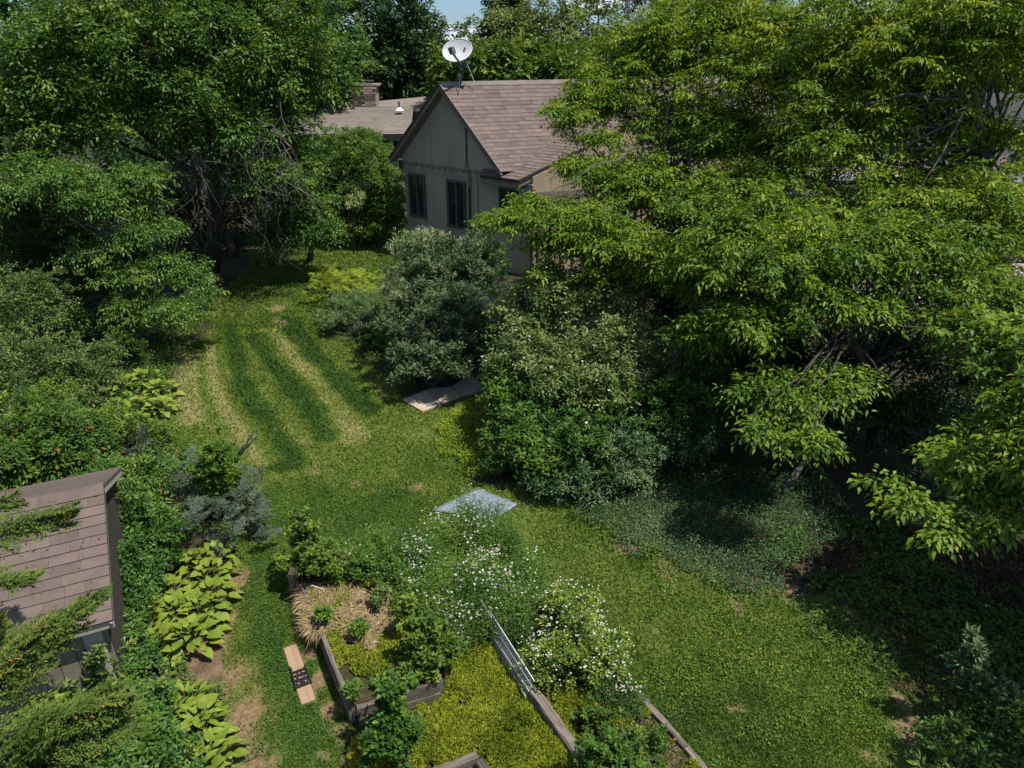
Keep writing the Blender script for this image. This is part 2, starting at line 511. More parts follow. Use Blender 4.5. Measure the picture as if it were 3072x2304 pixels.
def spray(rng, C, O, R, mode='dome', twigs=7, lpt=9, L=.1, Wr=.45, droop=.35, jit=.35, kind=2, lumps=.16,
          tint0=.5, zclip=.02, twd=.35, fold=.22):
    n = len(C)
    k = twigs
    Rr = R * rng.uniform(.7, 1.25, (n, 1, 1))
    rd = rng.normal(size=(n, k, 3))
    out = O[:, None, :]
    if mode == 'flat':
        rd[:, :, 2] *= .42
        dirs = unit(unit(rd) + out * np.array([.45, .45, .15]) + UP * .12)
    elif mode == 'up':
        dirs = unit(unit(rd) * .45 + out * .3 + UP * 1.0)
    elif mode == 'hang':
        dirs = unit(unit(rd) * .6 + out * .4 - UP * .6)
    else:
        dirs = unit(unit(rd) + out * .75 + UP * .35)
    tl = Rr * rng.uniform(.6, 1.2, (n, k, 1))
    start = C[:, None, :] - out * Rr * .35
    s = (np.arange(lpt) + .5) / lpt
    s = s[None, None, :, None] + rng.uniform(-.05, .05, (n, k, lpt, 1))
    pos = start[:, :, None, :] + dirs[:, :, None, :] * tl[:, :, None, :] * s - UP * (twd * tl[:, :, None, :] * s ** 2)
    side = unit(np.cross(dirs, UP + rng.normal(size=dirs.shape) * .15))[:, :, None, :]
    sgn = np.where(np.arange(lpt) % 2 == 0, 1., -1.)[None, None, :, None]
    ax = dirs[:, :, None, :] * .75 + side * sgn * .8 - UP * droop + rng.normal(size=pos.shape) * jit
    ax = unit(ax)
    pos = pos + ax * L * .25
    Nn = UP + rng.normal(size=pos.shape) * .38
    ptint = rng.normal(0, lumps, (n, 1, 1)) + rng.normal(0, .06, (n, k, 1))
    tint = tint0 + ptint + rng.normal(0, .13, (n, k, lpt)) + .12 * (s[..., 0] - .5)
    Ll = L * rng.uniform(.65, 1.25, (n, k, lpt))
    pos, ax, Nn = pos.reshape(-1, 3), ax.reshape(-1, 3), Nn.reshape(-1, 3)
    tint, Ll = tint.reshape(-1), Ll.reshape(-1)
    kp = pos[:, 2] > zclip
    return leaf_geo(pos[kp], ax[kp], Nn[kp], Ll[kp], Ll[kp] * Wr, tint[kp], fold=fold, droop=droop * .4, kind=kind)


def fronds(rng, P0, P1, width, nb=26, m=9, L=.07, Wr=.22, up=.12, tint0=.5, sag=.1):
    """flat conifer sprays along branches P0->P1"""
    n = len(P0)
    a = unit(P1 - P0)
    ln = np.linalg.norm(P1 - P0, axis=1)
    s = unit(np.cross(a, UP + rng.normal(size=a.shape) * .15))
    u2 = np.cross(s, a)
    t = (np.arange(nb) + .6) / nb
    sg = np.where(np.arange(nb) % 2 == 0, 1., -1.)
    base = P0[:, None, :] + a[:, None, :] * (ln[:, None, None] * t[None, :, None]) - UP * (sag * ln[:, None, None] * (t[None, :, None] ** 2))
    phi = rng.uniform(.55, .95, (n, nb, 1)) * (1 - .45 * t[None, :, None])
    bd = unit(a[:, None, :] * np.cos(phi) + s[:, None, :] * np.sin(phi) * sg[None, :, None] + u2[:, None, :] * rng.normal(up, .25, (n, nb, 1)))
    wv = width if hasattr(width, '__len__') else np.full(n, width)
    bl = wv[:, None, None] * (np.clip(1.15 - t, .12, 1) ** .8)[None, :, None] * rng.uniform(.6, 1.25, (n, nb, 1))
    s2 = unit(np.cross(bd, u2[:, None, :] + rng.normal(size=bd.shape) * .25))
    u = (np.arange(m) + .3) / m
    sg2 = np.where(np.arange(m) % 2 == 0, 1., -1.)
    pos = base[:, :, None, :] + bd[:, :, None, :] * (bl[:, :, None, :] * u[None, None, :, None])
    pos = pos - UP * (.18 * bl[:, :, None, :] * u[None, None, :, None] ** 2)
    ax = bd[:, :, None, :] * .85 + s2[:, :, None, :] * sg2[None, None, :, None] * .55 + rng.normal(size=pos.shape) * .22
    ax = unit(ax)
    Nn = u2[:, None, None, :] + rng.normal(size=pos.shape) * .35
    Ll = L * rng.uniform(.6, 1.3, (n, nb, m)) * (1.2 - .5 * u[None, None, :])
    tint = tint0 + rng.normal(0, .10, (n, 1, 1)) + rng.normal(0, .08, (n, nb, 1)) + rng.normal(0, .1, (n, nb, m)) + .2 * (u[None, None, :] - .4)
    return leaf_geo(pos.reshape(-1, 3), ax.reshape(-1, 3), Nn.reshape(-1, 3), Ll.reshape(-1), Ll.reshape(-1) * Wr,
                    tint.reshape(-1), fold=.1, droop=.05)


def limbs(rng, mb, base, tops, r0, k=5, trunk_top=None, rt=None):
    """curved limbs from trunk (or base) out to the pads"""
    base = np.asarray(base, float)
    if trunk_top is not None:
        tt = np.asarray(trunk_top, float)
        pts, rr = [], []
        for i in range(7):
            s = i / 6
            p = base * (1 - s) + tt * s
            p[:2] += np.array([math.sin(s * 3.1), math.sin(s * 4.2 + 1) - math.sin(1)]) * .05 * np.linalg.norm(tt - base)
            pts.append(p); rr.append(r0 * (1.25 if i == 0 else 1 - .6 * s))
        mb.tube(pts, rr, 9)
    for t in tops:
        t = np.asarray(t, float)
        if trunk_top is not None:
            s = rng.uniform(.45, 1.0)
            i = min(int(s * 6), 5)
            st = pts[i] * (1 - (s * 6 - i)) + pts[i + 1] * (s * 6 - i)
            ra = rr[i] * .45
        else:
            st = base + rng.normal(0, .06, 3) * np.array([1, 1, 0]); ra = r0
        ln = np.linalg.norm(t - st)
        mid = (st + t) / 2 + np.array([0, 0, .12 * ln]) + rng.normal(0, .05 * ln, 3)
        q = []
        for i in range(6):
            u = i / 5
            p = st * (1 - u) ** 2 + mid * 2 * u * (1 - u) + t * u * u
            if 0 < i < 5: p = p + rng.normal(0, .018 * ln, 3)
            q.append(p)
        mb.tube(q, [ra * (1 - .82 * i / 5) for i in range(6)], k)


def plant(name, label, cat, base, blobs, pads, R, mat, mode='dome', twigs=7, lpt=9, L=.1, Wr=.45, droop=.35, shell=.45,
          trunk=.0, stems=10, stem_r=.012, bark='greybark', group=None, seed=1, kind=2, tint0=.5, top=None, twd=.35, zmin=.15,
          crown='foliage', wood='stems', flowers=None, jit=.35, lumps=.16, zclip=.02):
    rng = np.random.default_rng(seed)
    base = np.asarray(base, float)
    e = empty(name, base, label, cat, group)
    C, O = sample_pads(rng, blobs, pads, shell, zmin)
    lv = Leaves()
    lv.add(*spray(rng, C, O, R, mode, twigs, lpt, L, Wr, droop, jit, kind, lumps, tint0, zclip, twd))
    lv.build(crown, M[mat], e)
    mb = MB()
    idx = rng.choice(len(C), min(stems, len(C)), replace=False)
    if trunk > 0:
        if top is None:
            c = np.mean([b[0] for b in blobs], axis=0)
            top = c
        limbs(rng, mb, base, C[idx], trunk, 5, trunk_top=top)
    else:
        limbs(rng, mb, base, C[idx], stem_r, 4)
    mb.build(wood, M[bark], e, smooth=True)
    if flowers:
        fm, cnt, fs, up = flowers
        C2, O2 = sample_pads(rng, blobs, cnt, .12, zmin)
        k = O2[:, 2] > up
        C2 = C2[k] + O2[k] * R * .7
        add_flowers(rng, C2, fs, fm, e)
    return e


def add_flowers(rng, C, fs, fm, parent, name='flower'):
    """each flower: five small petals in a shallow cup (one joined part)"""
    n = len(C)
    lv = Leaves()
    a0 = rng.uniform(0, 6.28, n)
    fsz = fs * rng.uniform(.45, 1.4, n)
    ft = np.clip(rng.normal(.55, .3, n), 0, 1)
    for i in range(5):
        a = a0 + i * 2 * math.pi / 5
        ax = np.stack([np.cos(a), np.sin(a), np.full(n, .25)], 1) + rng.normal(0, .15, (n, 3))
        lv.add(*leaf_geo(C, ax, np.tile(UP, (n, 1)) + rng.normal(0, .2, (n, 3)), fsz * .5, fsz * .42, ft, fold=.1, droop=0))
    o = lv.build(name, M[fm], parent)
    o['kind'] = 'stuff'
    return o


def conifer(name, label, base, branches, width, mat, L=.07, nb=26, m=9, seed=1, group=None, trunk=None, tr=.1, sag=.1, Wr=.22, tint0=.5):
    rng = np.random.default_rng(seed)
    e = empty(name, base, label, 'conifer' if name != 'juniper_shrub' else 'shrub', group)
    P0 = np.array([b[0] for b in branches]); P1 = np.array([b[1] for b in branches])
    lv = Leaves()
    lv.add(*fronds(rng, P0, P1, width, nb, m, L, Wr, sag=sag, tint0=tint0))
    lv.build('foliage', M[mat], e)
    mb = MB()
    if trunk is not None:
        tm = MB(); limbs(rng, tm, base, [], tr, trunk_top=trunk)
        tm.build('trunk', M['bark'], e, smooth=True)
    for a, b in branches:
        ln = np.linalg.norm(b - a)
        pts = [a + (b - a) * t - np.array([0, 0, sag * ln * t * t]) for t in (0, .33, .66, 1)]
        mb.tube(pts, [.012 * ln + .004, .009 * ln + .003, .006 * ln + .002, .002], 4)
    mb.build('branches', M['bark'], e, smooth=True)['kind'] = 'stuff'
    return e


def radial_branches(rng, base, h, r, n, z0=.1, up=.35, cone=True):
    """branches of an upright conifer"""
    out = []
    for i in range(n):
        z = z0 + (h - z0) * rng.uniform(0, 1) ** .85
        rr = r * ((1 - (z - z0) / (h - z0)) * .85 + .15 if cone else math.sqrt(max(.05, 1 - ((z / h) ** 2) * .8))) * rng.uniform(.7, 1.15)
        a = rng.uniform(0, 2 * math.pi)
        p0 = np.array([base[0], base[1], z]) + np.array([math.cos(a), math.sin(a), 0]) * rr * .25
        p1 = p0 + np.array([math.cos(a), math.sin(a), up * rng.uniform(.3, 1.4)]) * rr * .85
        out.append((p0, p1))
    return out


# ------------------------------------------------------------------ ground and lawn
def grid_sheet(name, x0, x1, y0, y1, nx, ny, z, mat, fn=None, parent=None):
    xs = np.linspace(x0, x1, nx); ys = np.linspace(y0, y1, ny)
    X, Y = np.meshgrid(xs, ys)
    V = np.stack([X.ravel(), Y.ravel(), np.full(X.size, z)], 1)
    i = np.arange(nx - 1)[None, :] + np.arange(ny - 1)[:, None] * nx
    Fq = np.stack([i, i + 1, i + nx + 1, i + nx], -1).reshape(-1)
    me = nmesh(name, V, Fq, 4)
    return me, X.ravel(), Y.ravel()


gm = MB()
gm.v = [(-1500, -60, 0), (1500, -60, 0), (1500, 3000, 0), (-1500, 3000, 0)]
gm.f = [(0, 1, 2, 3)]
tag(gm.build('ground', M['litterground']), kind='structure')

LAWN_PX = [(560, 2420), (600, 2250), (640, 2090), (650, 1960), (620, 1880), (670, 1740), (700, 1640), (720, 1560), (700, 1460), (600, 1360),
           (430, 1310), (440, 1220), (520, 1180), (520, 1050), (560, 980), (650, 900), (760, 780), (900, 740), (1050, 720), (1110, 690), (1230, 690), (1240, 760), (1180, 830),
           (1080, 880), (980, 930), (940, 960), (990, 1010), (1060, 1040), (1120, 1090), (1200, 1190), (1300, 1240), (1420, 1180),
           (1440, 1240), (1450, 1330), (1420, 1400), (1400, 1440), (1640, 1480), (1770, 1540), (1850, 1620), (1980, 1680), (2100, 1725), (2250, 1770),
           (2480, 1790), (2700, 1850), (2880, 1960), (2960, 2120), (3000, 2420), (2150, 2420)]
LAWN = np.array([G(px, py)[:2] for px, py in LAWN_PX])


def inpoly(x, y, poly):
    c = np.zeros(len(x), bool)
    n = len(poly)
    for i in range(n):
        x0, y0 = poly[i]; x1, y1 = poly[(i + 1) % n]
        t = ((y0 > y) != (y1 > y)) & (x < (x1 - x0) * (y - y0) / (y1 - y0 + 1e-12) + x0)
        c ^= t
    return c


def dpoly(x, y, line):
    best = np.full(len(x), 1e9)
    for (ax, ay), (bx, by) in zip(line[:-1], line[1:]):
        vx, vy = bx - ax, by - ay
        t = np.clip(((x - ax) * vx + (y - ay) * vy) / (vx * vx + vy * vy + 1e-12), 0, 1)
        best = np.minimum(best, np.hypot(x - ax - vx * t, y - ay - vy * t))
    return best


STRIPES = [(+.22, .24, [(533, 985), (545, 1050), (556, 1107), (560, 1180), (575, 1260)]),
           (+.24, .24, [(648, 985), (655, 1084), (664, 1175), (700, 1240), (745, 1290), (800, 1380)]),
           (-.26, .30, [(672, 985), (688, 1060), (700, 1129), (750, 1220), (795, 1290), (860, 1390)]),
           (-.28, .26, [(770, 1010), (830, 1090), (870, 1140), (930, 1220), (985, 1310)]),
           (+.22, .30, [(800, 1000), (850, 1050), (915, 1120), (1000, 1230), (1060, 1310)]),
           (-.22, .24, [(860, 960), (940, 1070), (1005, 1130), (1110, 1230)])]
STRIPES = [(a, w * 1.05, [tuple(G(px, py)[:2]) for px, py in l]) for a, w, l in STRIPES]
SOILP = [(720, 1740, .22), (690, 1850, .16), (675, 1900, .12), (740, 2160, .28), (745, 2280, .3), (740, 2420, .3), (700, 2040, .25),
         (960, 2040, .13), (985, 2130, .14), (1000, 2190, .12), (930, 1960, .12), (905, 1880, .1), (1020, 2200, .12), (640, 1960, .2),
         (830, 925, .28), (620, 985, .2), (730, 915, .25), (1140, 1600, .10), (1255, 1465, .12), (1150, 1040, .2), (2370, 1795, .14), (2000, 1700, .2), (2750, 2200, .2), (2700, 2100, .13), (2790, 2260, .2),
         (1890, 1640, .2), (1500, 1430, .15), (600, 1010, .25), (2560, 1850, .2)]
SOILP = [(G(px, py)[0], G(px, py)[1], r) for px, py, r in SOILP]
EXCL = [np.array([G(a, b)[:2] for a, b in q]) for q in (
    [(1292, 1531), (1482, 1561), (1558, 1514), (1434, 1461)],
    [(845, 1945), (895, 1925), (960, 2105), (905, 2125)],
    [(1208, 1198), (1268, 1236), (1465, 1165), (1414, 1120), (1356, 1157), (1260, 1174)])]


def lawn_fields(x, y):
    t = .45 + (fnoise(x, y, .55, 3) - .5) * .7 + (fnoise(x, y, 2.4, 9) - .5) * .4
    for a, w, l in STRIPES:
        d = dpoly(x, y, l)
        t = t + a * 2.1 * np.exp(-(d / w) ** 6)
    # clover: darker and bluer grass in patches towards the beds
    cl = np.clip((fnoise(x, y, .8, 21) - .52) * 6, 0, 1) * np.clip((11.5 - y) / 3, 0, 1)
    t = t - cl * .22
    so = np.zeros(len(x))
    for sx, sy, r in SOILP:
        d = np.hypot(x - sx, (y - sy) * .8) / r
        so = np.maximum(so, np.clip(1.25 - d + (fnoise(x, y, 6, 5) - .5) * 1.4, 0, 1))
    so = np.maximum(so, np.clip((fnoise(x, y, 1.7, 33) - .76) * 9, 0, .6))
    return t, so


me, X, Y = grid_sheet('lawn', -7, 7, 3.0, 27.5, 420, 700, .004, None)
keep = inpoly(X + (fnoise(X, Y, 2.2, 60) - .5) * .5, Y + (fnoise(X, Y, 2.2, 61) - .5) * .5, LAWN)
V = np.stack([X, Y, .004 + .0 * X], 1)
nx, ny = 420, 700
i = (np.arange(nx - 1)[None, :] + np.arange(ny - 1)[:, None] * nx)
Fq = np.stack([i, i + 1, i + nx + 1, i + nx], -1).reshape(-1, 4)
Fq = Fq[keep[Fq].all(1)]
bpy.data.meshes.remove(me)
used = np.unique(Fq)
remap = np.full(len(V), -1); remap[used] = np.arange(len(used))
V = V[used]
V[:, 2] += .012 * fnoise(V[:, 0], V[:, 1], 3, 2)
me = nmesh('lawn', V, remap[Fq].reshape(-1), 4)
tt, so = lawn_fields(V[:, 0], V[:, 1])
a = me.attributes.new('tint', 'FLOAT', 'POINT'); a.data.foreach_set('value', tt.astype(np.float32))
a = me.attributes.new('soil', 'FLOAT', 'POINT'); a.data.foreach_set('value', so.astype(np.float32))
me.polygons.foreach_set('use_smooth', [True] * len(me.polygons))
tag(link('lawn', me, None, M['lawn']), kind='structure')

rng = np.random.default_rng(7)


def frustum(p, m=60):
    """keep points that fall inside the picture"""
    d = p - np.array([0, 0, H])
    cz = d[:, 1] * CP - d[:, 2] * SP
    cy = -(d[:, 1] * SP + d[:, 2] * CP)
    px = 1536 + F * d[:, 0] / cz
    py = 1152 + F * cy / cz
    return (px > -m) & (px < 3072 + m) & (py > -m) & (py < 2304 + m) & (cz > 0)


def lawn_points(n, dmin=3.0, dmax=26):
    # sampling density ~ 1/y^1.3 so blades keep a similar size in the picture
    u = rng.uniform(0, 1, n)
    k = .45
    y = (dmin ** k + u * (dmax ** k - dmin ** k)) ** (1 / k)
    x = rng.uniform(-.8, .8, n) * y
    return x, y


x, y = lawn_points(900000)
kp = inpoly(x + (fnoise(x, y, 2.2, 60) - .5) * .5, y + (fnoise(x, y, 2.2, 61) - .5) * .5, LAWN)
for q in EXCL: kp &= ~inpoly(x, y, q)
x, y = x[kp], y[kp]
P = np.stack([x, y, np.full(len(x), .006)], 1)
kp = frustum(P, 20)
P = P[kp]
tt, so = lawn_fields(P[:, 0], P[:, 1])
kp = rng.uniform(0, 1, len(P)) > so * 1.1
P, tt = P[kp], tt[kp]
P, tt = P[:270000], tt[:270000]
n = len(P)
ax = rng.normal(size=(n, 3)) * .55 + UP * .9 + np.array([0.05, .15, 0])
sz = (.022 + .0016 * P[:, 1]) * rng.uniform(.6, 1.5, n)
V0 = P
axu = unit(ax)
sd = unit(np.cross(axu, rng.normal(size=(n, 3))))
wd = sz * .16 + .0008 * P[:, 1]
Vt = np.stack([V0 + sd * wd[:, None], V0 - sd * wd[:, None], V0 + axu * sz[:, None]], 1).reshape(-1, 3)
me = nmesh('lawn_grass', Vt, np.arange(n * 3), 3, np.clip(tt + rng.normal(0, .09, n), 0, 1))
tag(link('lawn_grass', me, None, M['grassblade']), 'short mown grass with pale mowing stripes and clover patches', 'grass', kind='stuff')
print('lawn blades', n)


soilm = surf_mat('bare_soil', [(.3, (.07, .047, .028)), (.5, (.14, .095, .055)), (.7, (.22, .155, .095))], 3, rough=.95, bump=.9, bscale=34, fine=.6, bdist=.02)
for q in ([(560, 1960), (640, 1700), (760, 1640), (740, 1800), (800, 2100), (820, 2420), (380, 2420), (430, 2080)],
          [(1850, 1640), (2050, 1690), (2400, 1760), (2350, 1840), (2050, 1800)]):
    MB().slab([V_ for V_ in [Vector(G(a_, b_, .002)) for a_, b_ in q]], Vector((0, 0, 1)), .001).build('bare_soil', soilm)['kind'] = 'structure'


# clover and creeping weeds in the lawn: little rosettes
def groundcover(name, label, cat, poly_px, n, L, mat, zh=.05, Wr=.6, seed=3, clump=None, tint0=.5, up=.5, lump_amt=.3, z0=0.0, hfn=None, kind=2):
    r = np.random.default_rng(seed)
    poly = np.array([G(px, py, z0)[:2] for px, py in poly_px])
    lo, hi = poly.min(0), poly.max(0)
    P = r.uniform(lo, hi, (int(n * 3), 2))
    wx = (fnoise(P[:, 0], P[:, 1], 1.6, seed + 40) - .5) * 1.1; wy = (fnoise(P[:, 0], P[:, 1], 1.6, seed + 50) - .5) * 1.1
    P = P[inpoly(P[:, 0] + wx, P[:, 1] + wy, poly)]
    if clump is not None:
        v = fnoise(P[:, 0], P[:, 1], clump[0], seed)
        P = P[v + r.uniform(-.06, .06, len(v)) > clump[1]]
    P = P[:n]
    h = r.uniform(.1, 1, len(P)) * zh
    if hfn is not None: h = h * hfn(P[:, 0], P[:, 1])
    mound = vnoise(P[:, 0], P[:, 1], 3.5, seed + 5)
    for q in EXCL:
        k_ = ~inpoly(P[:, 0], P[:, 1], q); P, h, mound = P[k_], h[k_], mound[k_]
    P3 = np.stack([P[:, 0], P[:, 1], z0 + .01 + h * (.5 + mound)], 1)
    ax = r.normal(size=P3.shape) * np.array([1, 1, .4]) + UP * up
    tint = tint0 + (fnoise(P[:, 0], P[:, 1], 2.0, seed + 9) - .5) * lump_amt * 3 + r.normal(0, .13, len(P))
    Ll = L * r.uniform(.6, 1.3, len(P))
    lv = Leaves()
    lv.add(*leaf_geo(P3, ax, UP + r.normal(size=P3.shape) * .35, Ll, Ll * Wr, tint, kind=kind))
    o = lv.build(name, M[mat])
    return tag(o, label, cat, kind='stuff')


groundcover('clover_patch', 'dark green clover creeping through the lawn behind the grey sheet and beside the bed', 'clover',
            [(640, 2304), (700, 1900), (760, 1500), (900, 1350), (1300, 1400), (1300, 1560), (1200, 1640), (900, 1700), (880, 1900), (1050, 2304)],
            22000, .022, 'fresh', zh=.03, Wr=.8, clump=(.9, .50), tint0=.25)
groundcover('weed_patch', 'scattered broad leaved weeds along the right side of the lawn', 'weeds',
            [(1640, 1480), (2080, 1740), (2500, 1900), (2760, 2300), (2100, 2304), (1700, 1800)], 6000, .026, 'hedge', zh=.03, Wr=.7,
            clump=(1.6, .56), tint0=.72, seed=5)

# ------------------------------------------------------------------ roofs
BOX = {}


def unit_shingle(mat):
    if mat not in BOX:
        b = MB().box((0, 0, 0), (1, 1, 1))
        me = b.mesh('shingle'); me.materials.append(M[mat]); BOX[mat] = me
    return BOX[mat]


def shingle_roof(parent, origin, u, n, poly, mat, expo=.14, tab=.33, th=.012, limit=300, seed=1, name='shingle', visible=None, g=.003):
    """poly: (u,v) corners in the plane; u along the eave, v up the slope; courses cut into tabs"""
    r = random.Random(seed)
    u = Vector(u).normalized(); n = Vector(n).normalized(); v = n.cross(u).normalized()
    o = Vector(origin)
    vs = [p[1] for p in poly]
    v0, v1 = min(vs), max(vs)

    def span(vv):
        xs = []
        k = len(poly)
        for i in range(k):
            (ax, ay), (bx, by) = poly[i], poly[(i + 1) % k]
            if (ay > vv) != (by > vv):
                xs.append(ax + (bx - ax) * (vv - ay) / (by - ay))
        return (min(xs), max(xs)) if len(xs) >= 2 else None
    tabs = []
    c = 0
    vv = v0
    while vv < v1 - .02:
        va, vb = vv, min(vv + expo, v1)
        sa, sb = span(va + 1e-4), span(vb - 1e-4)
        if sa and sb:
            off = (c % 2) * tab * .5 + r.uniform(-.04, .04)
            a = sa[0]; cuts = [0.0]
            Ln = max(sa[1] - sa[0], sb[1] - sb[0])
            x_ = (off if off > .08 else tab)
            while x_ < Ln - .08:
                cuts.append(x_); x_ += tab * r.choice((1, 1, .7, 1.35))
            cuts.append(Ln)
            for c0, c1 in zip(cuts[:-1], cuts[1:]):
                q = []
                for (s_, vq) in ((sa, va), (sb, vb)):
                    w = s_[1] - s_[0]
                    q.append((s_[0] + w * c0 / Ln, s_[0] + w * c1 / Ln, vq))
                tabs.append((q, r.uniform(0, .004)))
        vv += expo; c += 1
    # nearest 300 as parts, rest joined
    res = []
    for q, lift in tabs:
        cx = (q[0][0] + q[0][1] + q[1][0] + q[1][1]) / 4; cv = (q[0][2] + q[1][2]) / 2
        p = o + u * cx + v * cv
        d = (p - Vector((0, 0, H))).length
        vis = frustum(np.array([[p.x, p.y, p.z]]), 10)[0]
        res.append((0 if vis else 1, d, q, lift))
    res.sort(key=lambda t: (t[0], t[1]))
    rest = MB()

    def verts(q, lift):
        pts = []
        for (ua, ub, vq), zo in ((q[0], th + lift), (q[1], .003)):
            pts.append((ua + g, vq - (.012 if zo > .005 else 0), zo)); pts.append((ub - g, vq - (.012 if zo > .005 else 0), zo))
        return pts      # a0,b0 (butt, raised), a1,b1 (head, low)
    for k, (_, d, q, lift) in enumerate(res):
        pts = verts(q, lift)
        P8 = []
        for (pu, pv, pz) in pts: P8.append(o + u * pu + v * pv + n * pz)
        for (pu, pv, pz) in pts: P8.append(o + u * pu + v * pv + n * (-.004))
        fs = [(0, 1, 3, 2), (4, 6, 7, 5), (0, 4, 5, 1), (1, 5, 7, 3), (3, 7, 6, 2), (2, 6, 4, 0)]
        if k < limit:
            ctr = sum(P8, Vector()) / 8
            me = bpy.data.meshes.new(name)
            me.from_pydata([tuple(p - ctr) for p in P8], [], fs)
            me.materials.append(M[mat])
            ob = bpy.data.objects.new(name, me)
            COL.objects.link(ob); ob.parent = parent
            ob.location = ctr - parent.location
        else:
            b = len(rest.v)
            rest.v += [tuple(p) for p in P8]
            rest.f += [tuple(b + i for i in f) for f in fs]
    if rest.v:
        ob = rest.build('shingle_courses', M[mat], parent)
        ob['kind'] = 'stuff'


def V3(a, z=None):
    return Vector((a[0], a[1], a[2] if z is None else z))


# ------------------------------------------------------------------ main house
A_ = Vector((.94, .34, 0)).normalized()         # along the ridge
B_ = Vector((.8, -.6, 0))                       # along the gable wall towards the camera
W0 = Vector((-3.5, 23.75, 0))                   # back corner of the gable wall
nG = Vector((-.6, -.8, 0))
house = empty('gabled_house', W0, 'grey gabled house with reddish brown shingle roof and dark windows, dish on its ridge', 'house')
WL = 5.12
apex_s, ridge_z = 1.95, 5.33
Zt = 2.72


def gw(s, z, off=0.0):
    return W0 + B_ * s + nG * off + Vector((0, 0, z))


# gable wall: siding panels with grooves between them
slopeL = (ridge_z - 3.05) / (apex_s + .32)


def roofz(s):
    return ridge_z - abs(s - apex_s) * slopeL - .10


core = MB()
core.slab([gw(0, 0, -.03), gw(WL, 0, -.03), gw(WL, Zt, -.03), gw(4.25, Zt, -.03), gw(4.1, roofz(4.1), -.03), gw(apex_s, roofz(apex_s), -.03), gw(0, roofz(0), -.03)], nG, .15)
core.build('wall', M['siding'], house)
edges = [0, .62, 1.24, 1.86, 2.48, 3.1, 3.72, 4.34, WL]
for a0, a1 in zip(edges[:-1], edges[1:]):
    MB().slab([gw(a0 + .003, -.1), gw(a1 - .003, -.1), gw(a1 - .003, Zt - .02), gw(a0 + .003, Zt - .02)], nG, .03).build('siding_panel', M['siding'], house)
edges = [-.02, .62, 1.24, 1.86, 2.48, 3.1, 3.72, 4.12]
for a0, a1 in zip(edges[:-1], edges[1:]):
    top = [gw(a1 - .003, roofz(a1 - .003), .035)]
    if a0 < apex_s < a1: top.append(gw(apex_s, roofz(apex_s), .035))
    top.append(gw(a0 + .003, roofz(a0 + .003), .035))
    MB().slab([gw(a0 + .003, Zt + .03, .035), gw(a1 - .003, Zt + .03, .035)] + top, nG, .06).build('gable_panel', M['siding'], house)
# scalloped lower edge of the gable panelling
for i in range(17):
    s = .12 + i * .245
    b = MB()
    pts = [gw(s - .1, Zt + .21, .075), gw(s - .1, Zt + .14, .075), gw(s - .05, Zt + .09, .075), gw(s + .02, Zt + .1, .075), gw(s + .06, Zt + .15, .075), gw(s + .09, Zt + .21, .075)]
    b.slab(pts, nG, .035)
    b.build('scallop_trim', M['trim'], house)
MB().beam(gw(-.02, Zt, .02), gw(WL, Zt, .02), .05, .05).build('trim_board', M['siding'], house)
# windows
for s0, s1, z0, z1 in ((.20, .92, 1.22, 2.55), (1.85, 2.62, 1.12, 2.52), (3.92, 4.62, 1.45, 2.55)):
    fr = MB()
    fw = .07
    fr.beam(gw(s0, z1, .035), gw(s1, z1, .035), .08, fw)
    fr.beam(gw(s0, z0, .045), gw(s1, z0, .045), .10, fw)
    fr.beam(gw(s0 + fw / 2, z0 + fw / 2, .033), gw(s0 + fw / 2, z1 - fw / 2, .033), .07, fw, up=nG)
    fr.beam(gw(s1 - fw / 2, z0 + fw / 2, .033), gw(s1 - fw / 2, z1 - fw / 2, .033), .07, fw, up=nG)
    fr.beam(gw((s0 + s1) / 2, z0 + fw / 2, .031), gw((s0 + s1) / 2, z1 - fw / 2, .031), .06, .05, up=nG)
    w = fr.build('window', M['winframe'], house)
    for a0, a1 in ((s0 + fw, (s0 + s1) / 2 - .025), ((s0 + s1) / 2 + .025, s1 - fw)):
        p = MB().slab([gw(a0, z0 + fw / 2, .012), gw(a1, z0 + fw / 2, .012), gw(a1, z1 - fw / 2, .012), gw(a0, z1 - fw / 2, .012)], nG, .008)
        po = bpy.data.objects.new('pane', p.mesh('pane')); po.data.materials.append(M['glass']); COL.objects.link(po); po.parent = w
# pipes on the gable wall
MB().tube([gw(2.72, 4.52, .06), gw(2.72, 3.12, .06)], .022, 8).build('cable_conduit', M['drip'], house)
MB().box(gw(2.72, 3.06, .07), (.1, .1, .1)).build('conduit_box', M['trim'], house)
MB().tube([gw(2.80, 2.85, .07), gw(2.80, 0, .07)], .034, 8).build('downpipe', M['drip'], house)
MB().box(gw(2.80, 2.65, .07), (.09, .09, .5)).build('pipe_collar', M['trim'], house)
MB().tube([gw(3.12, 2.95, .06), gw(3.12, 0, .06)], .012, 6).build('cable', M['trim'], house)
MB().tube([gw(WL + .02, 2.6, .05), gw(WL + .02, 0, .05)], .04, 8).build('corner_downpipe', M['drip'], house)

# main roof planes (ridge along A_)
rid = gw(apex_s, ridge_z, .30)
lowR = gw(apex_s + (ridge_z - 3.05) / slopeL, 3.05, .30)
lowL = gw(-.32, 3.05, .30)
uR = A_
nR = (A_.cross(rid - lowR)).normalized()
if nR.z < 0: nR = -nR
vR = nR.cross(uR).normalized()


def to_uv(p, o, u, v):
    d = p - o
    return (d.dot(u), d.dot(v))


